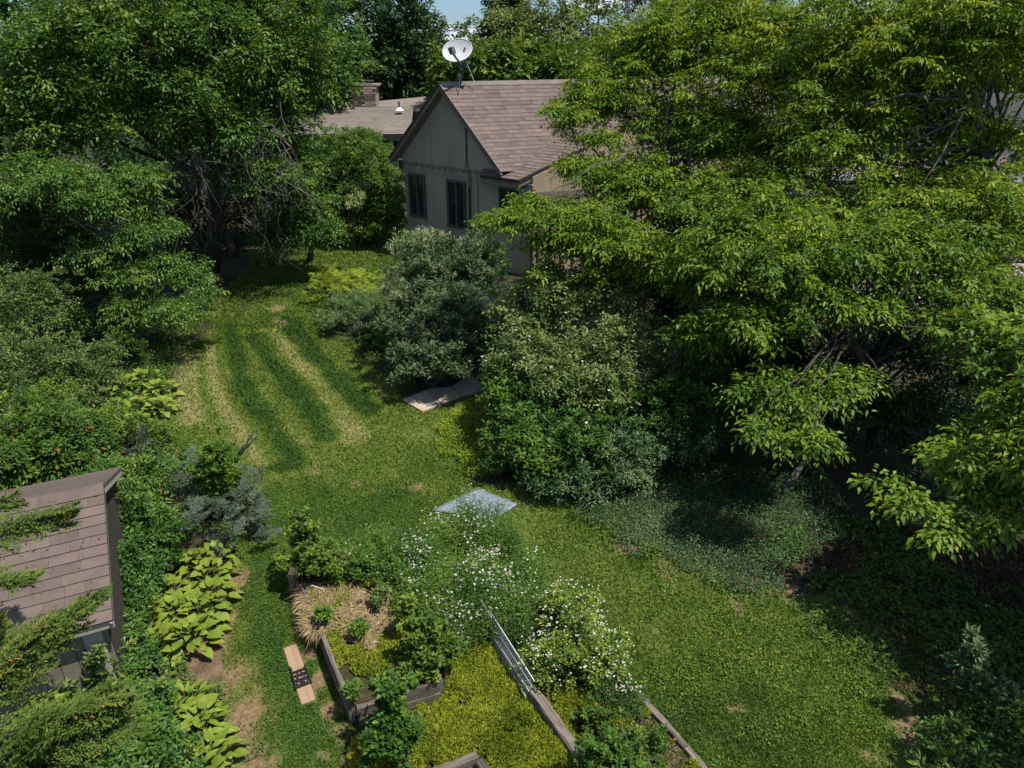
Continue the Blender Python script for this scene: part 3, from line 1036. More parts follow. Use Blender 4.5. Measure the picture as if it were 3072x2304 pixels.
RL = 11.0
pr = [to_uv(p, lowR, uR, vR) for p in (lowR, lowR + A_ * RL, rid + A_ * RL, rid)]
deck = MB().slab([p - nR * .006 for p in (lowR, lowR + A_ * RL, rid + A_ * RL, rid)], nR, .07)
roof = empty('roof', W0, None, None)
for k_ in list(roof.keys()): del roof[k_]
roof.parent = house; roof.location = (0, 0, 0)


class _Loc: pass


def under(parent_obj, ob):
    ob.parent = parent_obj
    return ob


def roof_thing(nm, mb, mat):
    return mb.build(nm, M[mat], house)


r1 = roof_thing('roof_deck', deck, 'drip')
bpy.data.objects.remove(roof)
shingle_roof(house, lowR, uR, nR, pr, 'shingle', expo=.135, tab=.36, limit=300, seed=3)
# back slope
nL = ((rid - lowL).cross(A_)).normalized()
if nL.z < 0: nL = -nL
roof_thing('roof_deck', MB().slab([rid, rid + A_ * RL, lowL + A_ * RL, lowL], nL, .07), 'shingle')
# ridge cap
for i in range(30):
    a = rid + A_ * (i * .34); b = rid + A_ * (i * .34 + .345)
    mb = MB()
    lift = Vector((0, 0, .022 + .003 * (i % 2)))
    up_ = Vector((0, 0, 1))
    for nn, lo in ((nR, lowR), (nL, lowL)):
        dd = (lo - rid).normalized()
        mb.slab([a + lift, b + lift, b + lift + dd * .15, a + lift + dd * .15], nn, .012)
    mb.build('ridge_cap', M['shingle_far'], house)
# rakes (dark drip edge over olive board)
for lo in (lowL, lowR):
    nn = nL if lo is lowL else nR
    MB().beam(lo + nG * .02 + Vector((0, 0, -.01)), rid + nG * .02 + Vector((0, 0, -.01)), .03, .05, up=nn).build('drip_edge', M['drip'], house)
    MB().beam(lo + Vector((0, 0, -.13)), rid + Vector((0, 0, -.13)), .03, .15, up=nn).build('rake_board', M['soffit'], house)
    MB().slab([lo + Vector((0, 0, -.16)) - nG * .02, rid + Vector((0, 0, -.16)) - nG * .02, rid - nG * .27 + Vector((0, 0, -.16)), lo - nG * .27 + Vector((0, 0, -.16))], nn, .02).build('soffit', M['soffit'], house)
# back eave fascia block seen at the left corner
MB().box(gw(-.08, 2.82, .02), (.16, .16, .26)).build('gutter_end', M['drip'], house)

# cross wing: left slope plane
E1 = V3(G(1557, 540, 2.88)); E0 = E1 - B_ * 1.42
Pk = E1 + A_ * 5.0 + Vector((0, 0, 1.98))
Q = Pk - B_ * 5.5
E00 = E0 - B_ * .0
nB = ((E1 - E0).cross(Pk - E1)).normalized()
if nB.z < 0: nB = -nB
uB = B_
vB = nB.cross(uB).normalized()
# plane polygon: E0,E1,Pk,Q and the point where the plane dips under the main roof
Q2 = E0 + (Q - Pk) * .0 + A_ * .35 + Vector((0, 0, .35 * 1.98 / 5))
pts = [E0, E1, Pk, Q]
pb = [to_uv(p, E0, uB, vB) for p in pts]
if pb[2][1] < 0:
    vB = -vB
roof_thing('wing_roof_deck', MB().slab([p - nB * .006 for p in pts], nB, .07), 'drip')
# shingle_roof computes v = n x u, so flip u when needed
vtest = nB.cross(uB)
if vtest.dot(Pk - E1) < 0:
    uS = -uB
else:
    uS = uB
pb = [to_uv(p, E0, uS, nB.cross(uS).normalized()) for p in pts]
shingle_roof(house, E0, uS, nB, pb, 'shingle', expo=.15, tab=.36, limit=300, seed=5, name='wing_shingle')
# right slope of the wing
R2 = Pk + A_ * 4.2 - Vector((0, 0, 1.7))
nC = ((Pk - R2).cross(Q - Pk)).normalized()
if nC.z < 0: nC = -nC
roof_thing('wing_roof_deck', MB().slab([Pk, R2, R2 - B_ * 5.5, Q], nC, .07), 'shingle')
MB().beam(E1 + Vector((0, 0, -.03)), Pk + Vector((0, 0, -.03)), .04, .07).build('drip_edge', M['drip'], house)
MB().beam(Pk + Vector((0, 0, -.03)), R2 + Vector((0, 0, -.03)), .04, .07).build('drip_edge', M['drip'], house)
MB().beam(E1 + Vector((0, 0, -.14)) - B_ * .03, Pk + Vector((0, 0, -.14)) - B_ * .03, .03, .16).build('rake_board', M['soffit'], house)
MB().beam(E0 + Vector((0, 0, -.045)) + nG * .0, E1 + Vector((0, 0, -.045)), .05, .06).build('drip_edge', M['drip'], house)
MB().beam(E0 + Vector((0, 0, -.17)) - nG * .03, E1 + Vector((0, 0, -.17)) - nG * .03, .035, .16).build('eave_fascia', M['trim'], house)
MB().slab([E0 + Vector((0, 0, -.23)), E1 + Vector((0, 0, -.23)), E1 + Vector((0, 0, -.23)) - nG * .6, E0 + Vector((0, 0, -.23)) - nG * .6], Vector((0, 0, 1)), .02).build('soffit', M['soffit'], house)
# front (camera side) gable wall of the wing, tan and sunlit
Cn = gw(WL, 0)
fw0, fw1 = Cn, Cn + A_ * 8.6
nF = Vector((A_.y, -A_.x, 0))
sP = (Pk - Cn).dot(A_)
mid = Cn + A_ * sP


def wing_z(sx):
    return Pk.z - abs(sx - sP) * (1.98 / 5.0) - .10


MB().slab([fw0, fw1, fw1 + Vector((0, 0, wing_z(8.6))), mid + Vector((0, 0, wing_z(sP))), fw0 + Vector((0, 0, wing_z(0)))], nF, .15).build('wing_wall', M['tan'], house)
for i in range(22):
    p = Cn + A_ * (.2 + i * .38) + nF * .03
    MB().beam(p + Vector((0, 0, 0)), p + Vector((0, 0, 2.2)), .03, .05, up=nF).build('batten', M['tan'], house)
for i in range(16):
    s = .3 + i * .42
    c = Cn + A_ * s + nF * .05
    MB().slab([c + A_ * dx + Vector((0, 0, dz)) for dx, dz in ((-.2, 2.52), (-.2, 2.40), (-.1, 2.36), (0, 2.30), (.1, 2.36), (.2, 2.40), (.2, 2.52))], nF, .03).build('scallop_trim', M['trim'], house)
MB().beam(Cn + nF * .06 + Vector((0, 0, 2.22)), Cn + A_ * 8.4 + nF * .06 + Vector((0, 0, 2.22)), .1, .1).build('trim_board', M['trim'], house)
# a window in the wing wall
for s0 in (2.2, 5.6):
    fr = MB(); c = Cn + nF * .05
    for a, b in (((s0, 1.0), (s0 + 1.2, 1.0)), ((s0, 2.0), (s0 + 1.2, 2.0)), ((s0, 1.0), (s0, 2.0)), ((s0 + 1.2, 1.0), (s0 + 1.2, 2.0)), ((s0 + .6, 1.0), (s0 + .6, 2.0))):
        fr.beam(c + A_ * a[0] + Vector((0, 0, a[1])), c + A_ * b[0] + Vector((0, 0, b[1])), .06, .07, up=nF if a[0] == b[0] else (0, 0, 1))
    w = fr.build('window', M['winframe'], house)
    p = MB().slab([c + A_ * x_ + Vector((0, 0, z_)) for x_, z_ in ((s0, 1), (s0 + 1.2, 1), (s0 + 1.2, 2), (s0, 2))], nF, .01)
    po = bpy.data.objects.new('pane', p.mesh('pane')); po.data.materials.append(M['glass']); COL.objects.link(po); po.parent = w

# ------------------------------------------------------------------ satellite dish
db = V3(gw(apex_s, ridge_z, .30)) + A_ * .62 + (lowR - rid).normalized() * .16 + Vector((0, 0, .03))
dish = empty('satellite_dish', db, 'grey oval satellite dish on a bent mast at the roof peak', 'satellite dish')
# mast
hd = db + Vector((.10, 0, 1.0))
m1 = [db + Vector((-.06, 0, 0)), db + Vector((.0, 0, .30)), db + Vector((.07, 0, .55)), db + Vector((.10, 0, .95))]
MB().tube(m1, [.026] * 4, 8).build('mast', M['darkmetal'], dish, smooth=True)
MB().tube([db + Vector((.10, -.02, .70)), db + Vector((.38, .0, .02))], .010, 5).build('stay_rod', M['dish'], dish)
MB().tube([db + Vector((-.02, .0, .66)), db + Vector((-.10, -.28, -.22))], .012, 5).build('stay_rod', M['darkmetal'], dish)
MB().box(db + Vector((-.04, -.02, .0)), (.2, .14, .02)).build('base_plate', M['darkmetal'], dish)
# reflector: paraboloid cap facing the camera's upper right
ctr = D(1372, 150, db.y - .1)
ctr = Vector(ctr)
aim = Vector((.10, -.80, .55)).normalized()
xr = Vector((1, .05, .62)); xr = (xr - aim * xr.dot(aim)).normalized()
yr = aim.cross(xr).normalized()
mb = MB()
rings, seg = 7, 36
rx, ry = .44, .335
for side in (0, 1):
    b0 = len(mb.v)
    mb.v.append(tuple(ctr - aim * (.10 + .012 * side)))
    for i in range(1, rings + 1):
        q = i / rings
        for j in range(seg):
            a = 2 * math.pi * j / seg
            p = ctr + xr * (rx * q * math.cos(a)) + yr * (ry * q * math.sin(a)) - aim * (.10 * (1 - q * q) + .012 * side)
            mb.v.append(tuple(p))
    for j in range(seg):
        mb.f.append((b0, b0 + 1 + j, b0 + 1 + (j + 1) % seg))
    for i in range(rings - 1):
        for j in range(seg):
            a = b0 + 1 + i * seg + j; b = b0 + 1 + i * seg + (j + 1) % seg
            mb.f.append((a, a + seg, b + seg, b))
rf = mb.build('reflector', M['dish'], dish, smooth=True)
rim = [ctr + xr * (rx * math.cos(2 * math.pi * j / 48)) + yr * (ry * math.sin(2 * math.pi * j / 48)) for j in range(49)]
MB().tube(rim, .011, 6, cap=False).build('rim', M['white'], dish, smooth=True)
# feed arm and horn
arm0 = ctr - yr * 0 + Vector((.10, -.05, -.38)); arm1 = Vector(D(1358, 160, db.y - .62))
MB().beam(Vector(D(1384, 194, db.y - .20)), arm1, .045, .045).build('feed_arm', M['darkmetal'], dish)
fh = MB()
fh.beam(arm1 - Vector((-.01, .0, .02)), arm1 + Vector((-.045, .03, .15)), .17, .12)
fh.build('feed_horn', M['darkmetal'], dish)
MB().box(Vector(D(1382, 196, db.y - .02)), (.12, .12, .16)).build('mount_bracket', M['darkmetal'], dish)
MB().tube([hd, Vector(D(1382, 192, db.y)), ctr - aim * .12], .03, 6).build('mount_arm', M['darkmetal'], dish)

# ------------------------------------------------------------------ house behind on the left
h2b = D(1000, 500, 33); h2b[2] = 0
house2 = empty('chimney_house', h2b, 'low house behind the hedge with brown shingle roof and brick chimney', 'house')
ra, rb = V3(D(780, 318, 36)), V3(D(1240, 312, 36)); rb.z = ra.z
ea, eb = V3(D(760, 402, 31.5)), V3(D(1290, 401, 31.5)); eb.z = ea.z; eb.x = rb.x + .4; ea.x = ra.x
uu = (rb - ra).normalized()
nn = (uu.cross(ra - ea)).normalized()
if nn.z < 0: nn = -nn
vv = nn.cross(uu)
poly = [to_uv(p, ea, uu, vv) for p in (ea, eb, rb, ra)]
MB().slab([p - nn * .006 for p in (ea, eb, rb, ra)], nn, .1).build('roof_deck', M['drip'], house2)
shingle_roof(house2, ea, uu, nn, poly, 'shingle_far', expo=.17, tab=.5, limit=240, seed=8)
bk = Vector((0, 4.5, 0))
MB().slab([ra, rb, V3(rb + bk, ea.z), V3(ra + bk, ea.z)], Vector((0, .2, 1)), .1).build('roof_deck', M['shingle_far'], house2)
# second, higher roof section to the right
s0, s1 = V3(D(1137, 303, 37.5)), V3(D(1345, 283, 40))
e0, e1 = V3(D(1105, 330, 35.2)), V3(D(1345, 330, 35.2))
n2 = ((s1 - s0).cross(s0 - e0)).normalized()
if n2.z < 0: n2 = -n2
MB().slab([e0, e1, s1, s0], n2, .1).build('upper_roof', M['shingle_far'], house2)
# walls, soffit and window
wz = ea.z - .12
MB().slab([Vector((ea.x, ea.y + .6, 0)), Vector((eb.x, eb.y + .6, 0)), Vector((eb.x, eb.y + .6, wz)), Vector((ea.x, ea.y + .6, wz))], Vector((0, -1, 0)), .2).build('wall', M['siding'], house2)
MB().slab([Vector((ea.x, ea.y + .02, wz)), Vector((eb.x, eb.y + .02, wz)), Vector((eb.x, eb.y + .62, wz)), Vector((ea.x, ea.y + .62, wz))], Vector((0, 0, 1)), .03).build('soffit', M['drip'], house2)
MB().beam(ea + Vector((0, -.02, -.12)), eb + Vector((0, -.02, -.12)), .04, .16).build('gutter', M['drip'], house2)
yy = ea.y + .58
wl_, wr_ = D(1128, 420, yy)[0], D(1206, 420, yy)[0]
zt_, zb_ = D(1160, 417, yy)[2], D(1160, 475, yy)[2]
fr = MB()
for x_ in (wl_, (wl_ + wr_) / 2 + .12, wr_): fr.box((x_, yy - .03, (zt_ + zb_) / 2), (.12, .08, zt_ - zb_))
fr.box(((wl_ + wr_) / 2, yy - .04, zt_), (wr_ - wl_ + .16, .1, .12)); fr.box(((wl_ + wr_) / 2, yy - .04, zb_), (wr_ - wl_ + .16, .1, .12))
w = fr.build('window', M['whiteframe'], house2)
po = bpy.data.objects.new('pane', MB().box(((wl_ + wr_) / 2, yy - .01, (zt_ + zb_) / 2), (wr_ - wl_, .02, zt_ - zb_)).mesh('pane')); po.data.materials.append(M['glass']); COL.objects.link(po); po.parent = w
# chimney of bricks
cy_ = 36.1
cl, cr = D(1056, 300, cy_)[0], D(1131, 300, cy_)[0]
cm = D(1090, 300, cy_)[0]
zt2, zb2 = D(1090, 257, cy_)[2], D(1090, 318, cy_)[2] - .2
chim = MB().box(((cl + cr) / 2, cy_ + .35, (zt2 + zb2) / 2 - .02), (cr - cl - .06, .9, zt2 - zb2 - .1)).build('chimney', M['mortar'], house2)
bh = .105
rows = int((zt2 - zb2) / bh)
brick_me = MB().box((0, 0, 0), (.27, .12, bh - .018)).mesh('brick'); brick_me.materials.append(M['brick'])
for r_ in range(rows):
    z_ = zb2 + (r_ + .5) * bh
    proud = .05 if r_ >= rows - 3 else 0
    nb_ = int(round((cr - cl) / .29))
    for c_ in range(nb_ + 1):
        x_ = cl + (c_ + (.5 if r_ % 2 else 0)) * .29
        if x_ > cr - .05: continue
        fwd = -.14 if x_ > cm else 0
        o = bpy.data.objects.new('brick', brick_me); COL.objects.link(o); o.parent = chim
        o.location = (x_ + .06, cy_ - .13 + fwd - proud, z_)
MB().box(((cl + cr) / 2 + .03, cy_ + .28, zt2 + .03), (cr - cl + .18, 1.12, .08)).build('chimney_cap', M['mortar'], house2)
cpx = D(1100, 247, cy_ + .2)
mb = MB(); mb.box((cpx[0], cy_ + .2, zt2 + .2), (.62, .5, .04))
for sx in (-.26, .26):
    for sy in (-.2, .2): mb.box((cpx[0] + sx, cy_ + .2 + sy, zt2 + .12), (.03, .03, .14))
mb.build('chimney_cowl', M['darkmetal'], house2)
vp = D(1198, 326, 34.6)
mb = MB().tube([Vector(vp), Vector(vp) + Vector((0, 0, .3))], .05, 8)
vent = mb.build('vent_pipe', M['darkmetal'], house2)
vb_ = MB().tube([Vector(vp) + Vector((0, 0, -.08)), Vector(vp) + Vector((0, 0, .06))], [.2, .07], 10).build('vent_flashing', M['white'], house2)

# ------------------------------------------------------------------ house wing on the far right
w0 = V3(D(2060, 500, 25)); w0.z = 0
house3 = empty('right_wing_house', w0, 'long low house wing at right mostly hidden by trees, mauve shingle roof', 'house')
ra, rb = V3(D(1990, 268, 30)), V3(D(3300, 268, 28)); rb.z = ra.z
ea, eb = V3(D(2050, 440, 22.5)), V3(D(3300, 440, 21.5)); ea.z = eb.z = 2.75
uu = (rb - ra).normalized()
nn = ((eb - ea).cross(ra - ea)).normalized()
if nn.z < 0: nn = -nn
uu = (eb - ea).normalized(); vv = nn.cross(uu)
poly = [to_uv(p, ea, uu, vv) for p in (ea, eb, rb, ra)]
MB().slab([p - nn * .03 for p in (ea, eb, rb, ra)], nn, .1).build('roof_deck', M['drip'], house3)
shingle_roof(house3, ea, uu, nn, poly, 'shingle', expo=.15, tab=.45, limit=200, seed=12)
MB().beam(ea + Vector((0, -.03, -.06)), eb + Vector((0, -.03, -.06)), .05, .16).build('white_fascia', M['whiteframe'], house3)
MB().slab([V3(ea, 0) + Vector((0, .7, 0)), V3(eb, 0) + Vector((0, .7, 0)), V3(eb, 2.6) + Vector((0, .7, 0)), V3(ea, 2.6) + Vector((0, .7, 0))], Vector((0, -1, 0)), .2).build('wall', M['tan'], house3)
for k_ in range(4):
    px_ = 2420 + k_ * 190
    c = V3(D(px_, 600, 22.6)); c.y = ea.y + (eb.y - ea.y) * (c.x - ea.x) / (eb.x - ea.x) + .68; c.z = 1.5
    fr = MB(); fr.box(c + Vector((0, 0, .6)), (1.3, .09, .1)); fr.box(c + Vector((0, 0, -.6)), (1.3, .09, .1))
    for dx in (-.6, 0, .6): fr.box(c + Vector((dx, 0, 0)), (.08, .08, 1.1))
    w = fr.build('window', M['whiteframe'], house3)
    po = bpy.data.objects.new('pane', MB().box(c + Vector((0, .02, 0)), (1.2, .02, 1.15)).mesh('pane')); po.data.materials.append(M['glass']); COL.objects.link(po); po.parent = w

# patio in front of it, tan fence panels, yellow play hoop
pat = tag(MB().slab([V3(G(2480, 900, .03)), V3(G(3500, 960, .03)), V3(G(3400, 790, .03)), V3(G(2520, 790, .03))], Vector((0, 0, 1)), .1).build('patio', M['mortar']), kind='structure')
stone = MB().box((0, 0, 0), (.56, .56, .05)).mesh('paving_stone'); stone.materials.append(M['patio'])
rr = random.Random(4)
p0 = V3(G(2480, 900, .06))
for i in range(14):
    for j in range(7):
        x_ = G(2480, 900)[0] + .2 + i * .585; y_ = G(2480, 900)[1] + .1 + j * .585
        if inpoly(np.array([x_]), np.array([y_]), np.array([G(*p)[:2] for p in ((2480, 900), (3500, 960), (3400, 790), (2520, 790))]))[0]:
            o = bpy.data.objects.new('paving_stone', stone); COL.objects.link(o); o.parent = pat
            o.location = (x_, y_, .035 + rr.uniform(0, .008)); o.rotation_euler = (0, 0, rr.uniform(-.02, .02))
fb = G(2930, 790, 0)
fen = empty('panel_fence', fb, 'tan board fence behind the patio with dark cap rail', 'fence')
for i in range(22):
    x_ = fb[0] - .6 + i * .155
    MB().box((x_, fb[1] + .3 - i * .02, .5), (.145, .03, .9)).build('board', M['tan'], fen)
MB().box((fb[0] + 1.0, fb[1] + .08, 1.0), (3.6, .14, .08)).build('cap_rail', M['drip'], fen)
hb = G(2895, 822, 0)
hoop = empty('play_hoop', hb, 'bent yellow tube frame standing on the patio seen through leaves', 'play frame')
pts = []
for i in range(15):
    a = -1.35 + i * (2.9 / 14)
    pts.append(Vector((hb[0] - .25 + .62 * math.cos(a), hb[1], .50 + .55 * math.sin(a))))
MB().tube(pts, .055, 8).build('curved_tube', M['yellow'], hoop, smooth=True)
MB().tube([pts[-1], Vector((hb[0] - .75, hb[1] + .1, 0))], .05, 8).build('support_tube', M['yellow'], hoop, smooth=True)
MB().box((hb[0] - .62, hb[1], .25), (.22, .14, .3)).build('seat', M['yellow'], hoop)

# ------------------------------------------------------------------ shed
sE = V3(G(338, 1858, 1.45)); sE2 = V3(G(-60, 1968, 1.45))
du = (sE - sE2).normalized(); du.z = 0; du.normalize()
perp = Vector((-du.y, du.x, 0))
if perp.y < 0: perp = -perp
Ls = 3.4
sl_run, sl_rise = 1.50, .64
sR = sE + perp * sl_run + Vector((0, 0, sl_rise))
shed = empty('garden_shed', V3(sE, 0), 'small garden shed with mauve brown shingle roof behind cypress branches', 'shed')
nn = (du.cross(sR - sE)).normalized()
if nn.z < 0: nn = -nn
vv = nn.cross(du)
a0 = sE - du * Ls; a1 = sR - du * Ls
poly = [to_uv(p, a0, du, vv) for p in (a0, sE, sR, a1)]
MB().slab([p - nn * .006 for p in (a0, sE, sR, a1)], nn, .03).build('roof_deck', M['drip'], shed)
shingle_roof(shed, a0, du, nn, poly, 'shingle_red', expo=.125, tab=.26, th=.015, g=.0012, limit=300, seed=17)
nn_shed = nn.copy()
bR = sR + perp * 1.50 + Vector((0, 0, -.64))
nb2 = ((sR - bR).cross(du)).normalized()
if nb2.z < 0: nb2 = -nb2
MB().slab([sR, sR - du * Ls, bR - du * Ls, bR], nb2, .03).build('roof_deck', M['shingle_red'], shed)
for i in range(11):
    a = sR - du * (i * .31); b = sR - du * (i * .31 + .315)
    mb = MB(); li = Vector((0, 0, .018 + .003 * (i % 2)))
    mb.slab([a + li, b + li, b + li + (sE - sR).normalized() * .15, a + li + (sE - sR).normalized() * .15], nn, .01)
    mb.slab([a + li, b + li, b + li + (bR - sR).normalized() * .15, a + li + (bR - sR).normalized() * .15], nb2, .01)
    mb.build('ridge_cap', M['shingle_red'], shed)
MB().beam(a0 + Vector((0, 0, -.06)) + perp * .02, sE + Vector((0, 0, -.06)) + perp * .02, .02, .09).build('eave_fascia', M['siding'], shed)
MB().beam(sE + Vector((0, 0, -.07)) - du * .02, sR + Vector((0, 0, -.07)) - du * .02, .02, .09).build('rake_board', M['siding'], shed)
MB().beam(bR + Vector((0, 0, -.07)) - du * .02, sR + Vector((0, 0, -.07)) - du * .02, .02, .09).build('rake_board', M['siding'], shed)
# walls of vertical boards
c0 = sE - du * .10 + perp * .16
for i in range(20):
    p = c0 - du * (.08 + i * .16)
    MB().box((p.x, p.y, .7), (.02, .152, 1.4), Matrix.Rotation(math.atan2(du.y, du.x) + math.pi / 2, 3, 'Z')).build('wall_board', M['trim'], shed)
for i in range(17):
    p = c0 + perp * (.08 + i * .16)
    hgt = 1.40 + min(i * .16, (17 - i) * .16) * .40
    MB().box((p.x, p.y, hgt / 2), (.02, .152, hgt), Matrix.Rotation(math.atan2(du.y, du.x), 3, 'Z')).build('gable_board', M['darkwood'], shed)
MB().box((c0.x - du.x * .12, c0.y - du.y * .12 - .03, .70), (.16, .05, 1.40), Matrix.Rotation(math.atan2(du.y, du.x), 3, 'Z')).build('corner_board', M['siding'], shed)

# ------------------------------------------------------------------ raised beds
def timber(p, q, w, h, mat='oldwood', parent=None, name='timber', wob=.006, seed=0):
    """worn timber with uneven faces; p,q centre-line ends (on top face), real edges"""
    r = random.Random(seed + int(abs(p[0]) * 1000))
    p, q = Vector(p), Vector(q)
    x = (q - p); Ln = x.length; x.normalize()
    y = Vector((0, 0, 1)).cross(x).normalized(); z = x.cross(y)
    nseg = max(4, int(Ln / .12))
    v, f = [], []
    prof = [(-.5, 0), (-.5, -.86), (-.42, -1), (.42, -1), (.5, -.86), (.5, -.12), (.42, 0), (-.42, 0)]
    prof = [(-.5, -.12), (-.42, 0), (.42, 0), (.5, -.12), (.5, -1), (-.5, -1)]
    k = len(prof)
    for i in range(nseg + 1):
        c = x * (Ln * i / nseg)
        for (a, b) in prof:
            pt = c + y * (a * w + r.uniform(-wob, wob)) + z * (b * h + r.uniform(-wob, wob))
            v.append(tuple(pt))
    for i in range(nseg):
        for j in range(k):
            f.append((i * k + j, i * k + (j + 1) % k, (i + 1) * k + (j + 1) % k, (i + 1) * k + j))
    f.append(tuple(reversed(range(k)))); f.append(tuple(nseg * k + j for j in range(k)))
    me = bpy.data.meshes.new(name)
    # local frame along x so that the wood grain follows the timber
    R = Matrix((x, y, z)).transposed()
    Ri = R.inverted()
    me.from_pydata([tuple(Ri @ Vector(a)) for a in v], [], f)
    me.materials.append(M[mat])
    o = bpy.data.objects.new(name, me)
    COL.objects.link(o)
    o.rotation_euler = R.to_euler()
    if parent is not None:
        o.parent = parent
        o.location = p - parent.location
    else:
        o.location = p
    return o


BH = .30
fl = V3(G(1052, 2112, BH)); bl_ = V3(G(902, 1742, BH)); fr_ = V3(G(1318, 2040, BH)); br_ = fr_ + (bl_ - fl) * .92
bed = empty('raised_bed', V3(fl, 0), 'weathered timber raised bed with straw and yellow sedum beside the board', 'raised bed')
for k_, (zt_, hh) in enumerate(((BH, .145), (BH - .15, .145))):
    d = Vector((0, 0, zt_))
    timber(V3(fl, zt_) , V3(bl_, zt_), .055, hh, 'oldwood', bed, seed=k_)
    timber(V3(fl, zt_ + .004) + (fl - bl_).normalized() * .04 + Vector((.05, 0, 0)), V3(fr_, zt_ + .004), .055, hh, 'oldwood', bed, seed=5 + k_)
    timber(V3(bl_, zt_ - .003), V3(br_, zt_ - .003), .06, hh, 'darkwood', bed, seed=9 + k_)
    timber(V3(fr_, zt_ - .006), V3(br_, zt_ - .006), .08, hh, 'oldwood', bed, seed=12 + k_)
bedpoly = np.array([[p.x, p.y] for p in (fl, fr_, br_, bl_)])
cx_ = bedpoly.mean(0)
inner = cx_ + (bedpoly - cx_) * .955
mb = MB().slab([Vector((p[0], p[1], BH - .07)) for p in inner[::1]], Vector((0, 0, 1)), .2)
sb = mb.build('bed_soil', M['litterground'], bed)
# dark corner post behind it
bp = G(884, 1740, .35)
post = empty('timber_post', (bp[0], bp[1], 0), 'dark square timber post at the back left corner of the bed', 'post')
MB().box((bp[0], bp[1], .24), (.11, .13, .5)).build('post', M['darkwood'], post)

# centre timber edging and right edging, lower corner
ed = V3(G(1772, 2300, .2)) ; ed2 = V3(G(1592, 2055, .2))
q0 = ed + (ed - ed2) * .5
edge = empty('timber_edging', V3(ed2, 0), 'old timber edging running out of the picture below the white wire panel', 'edging')
timber(ed2, ed + (ed - ed2).normalized() * .0, .11, .19, 'oldwood', edge, seed=3)
timber(ed + (ed - ed2).normalized() * .02, q0, .11, .19, 'oldwood', edge, seed=4)
timber(ed2 + (ed2 - ed) * 1.25 + Vector((0, 0, -.02)), ed2 - (ed - ed2).normalized() * .02 + Vector((0, 0, -.01)), .10, .17, 'darkwood', edge, seed=6)
e2 = empty('board_edging', G(2000, 2180), 'thin reddish board edging between sedum bed and right lawn', 'edging')
prev = None
pl = [G(x_, y_, .06) for x_, y_ in ((1880, 2045), (1935, 2100), (2000, 2170), (2060, 2240), (2120, 2310), (2200, 2400))]
for i_, (a, b) in enumerate(zip(pl[:-1], pl[1:])):
    timber(Vector(a), Vector(b) - (Vector(b) - Vector(a)).normalized() * .01, .07, .07, 'newwood' if False else 'oldwood', e2, 'edging_board', seed=20 + i_, wob=.004)
ca, cb, cc = V3(G(1290, 2318, .3)), V3(G(1432, 2262, .3)), V3(G(1475, 2330, .3))
e3 = empty('lower_raised_bed', V3(cb, 0), 'corner of another weathered raised bed at the bottom edge of the photo', 'raised bed')
timber(ca + (ca - cb) * .8, cb, .09, .15, 'oldwood', e3, seed=31)
timber(cb + Vector((.02, -.06, .003)), cc + (cc - cb) * .8, .09, .15, 'oldwood', e3, seed=32)
timber(ca + (ca - cb) * .8 - Vector((0, 0, .155)), cb - Vector((0, 0, .155)), .09, .14, 'darkwood', e3, seed=33)
timber(cb + Vector((.02, -.06, -.152)), cc + (cc - cb) * .8 - Vector((0, 0, .152)), .09, .14, 'darkwood', e3, seed=34)

# white wire panel leaning on the edging
pa, pb_ = V3(G(1418, 1850, .10)), V3(G(1578, 2090, .11))
ta, tb = V3(G(1466, 1828, .42)), V3(G(1604, 2044, .40))
wp = empty('wire_panel', V3(pa, 0), 'white wire shelf panel leaning on edge along the timber', 'wire panel')


def lerp(a, b, t): return a + (b - a) * t


for t_ in (0, .36, .70, 1.0):
    a, b = lerp(pa, ta, t_), lerp(pb_, tb, t_)
    MB().tube([a, b], .0058 if t_ in (0, 1.0) else .005, 6).build('rail', M['wire'], wp)
off_ = (tb - ta).cross(ta - pa).normalized() * .006
nw = 44
for i in range(nw):
    t_ = (i + .3) / nw
    a, b = lerp(pa, pb_, t_) + off_, lerp(ta, tb, t_) + off_
    MB().tube([a - (b - a) * .10, b + (b - a) * .03], .0046, 4).build('wire', M['wire'], wp)
# second small piece behind
pc, pd = V3(G(1432, 1850, .14)), V3(G(1470, 1900, .14))
tc_, td = V3(G(1441, 1796, .45)), V3(G(1475, 1852, .45))
wp2 = empty('wire_panel', V3(pc, 0), 'small piece of white wire grid at the far end among the weeds', 'wire panel')
for t_ in (0, .5, 1): MB().tube([lerp(pc, tc_, t_), lerp(pd, td, t_)], .0045, 5).build('rail', M['wire'], wp2)
for i in range(12):
    t_ = (i + .5) / 12
    MB().tube([lerp(pc, pd, t_), lerp(tc_, td, t_)], .004, 4).build('wire', M['wire'], wp2)

# plank with iron bracket
b0, b1 = V3(G(870, 1938, .035)), V3(G(926, 2106, .035))
brd = timber(b0, b1, .155, .035, 'newwood', None, 'loose_board', wob=.0015)
tag(brd, 'fresh reddish board lying on the grass beside the raised bed', 'board')
bx = (b1 - b0).normalized(); by = Vector((0, 0, 1)).cross(bx).normalized()
bc = V3(G(903, 2030, .06))
br = empty('iron_bracket', bc, 'black cast iron bracket with cut-out pattern lying on the loose board', 'bracket')
mbk = MB()


def bp_(a, b, z=.0): return bc + bx * a + by * b + Vector((0, 0, z))


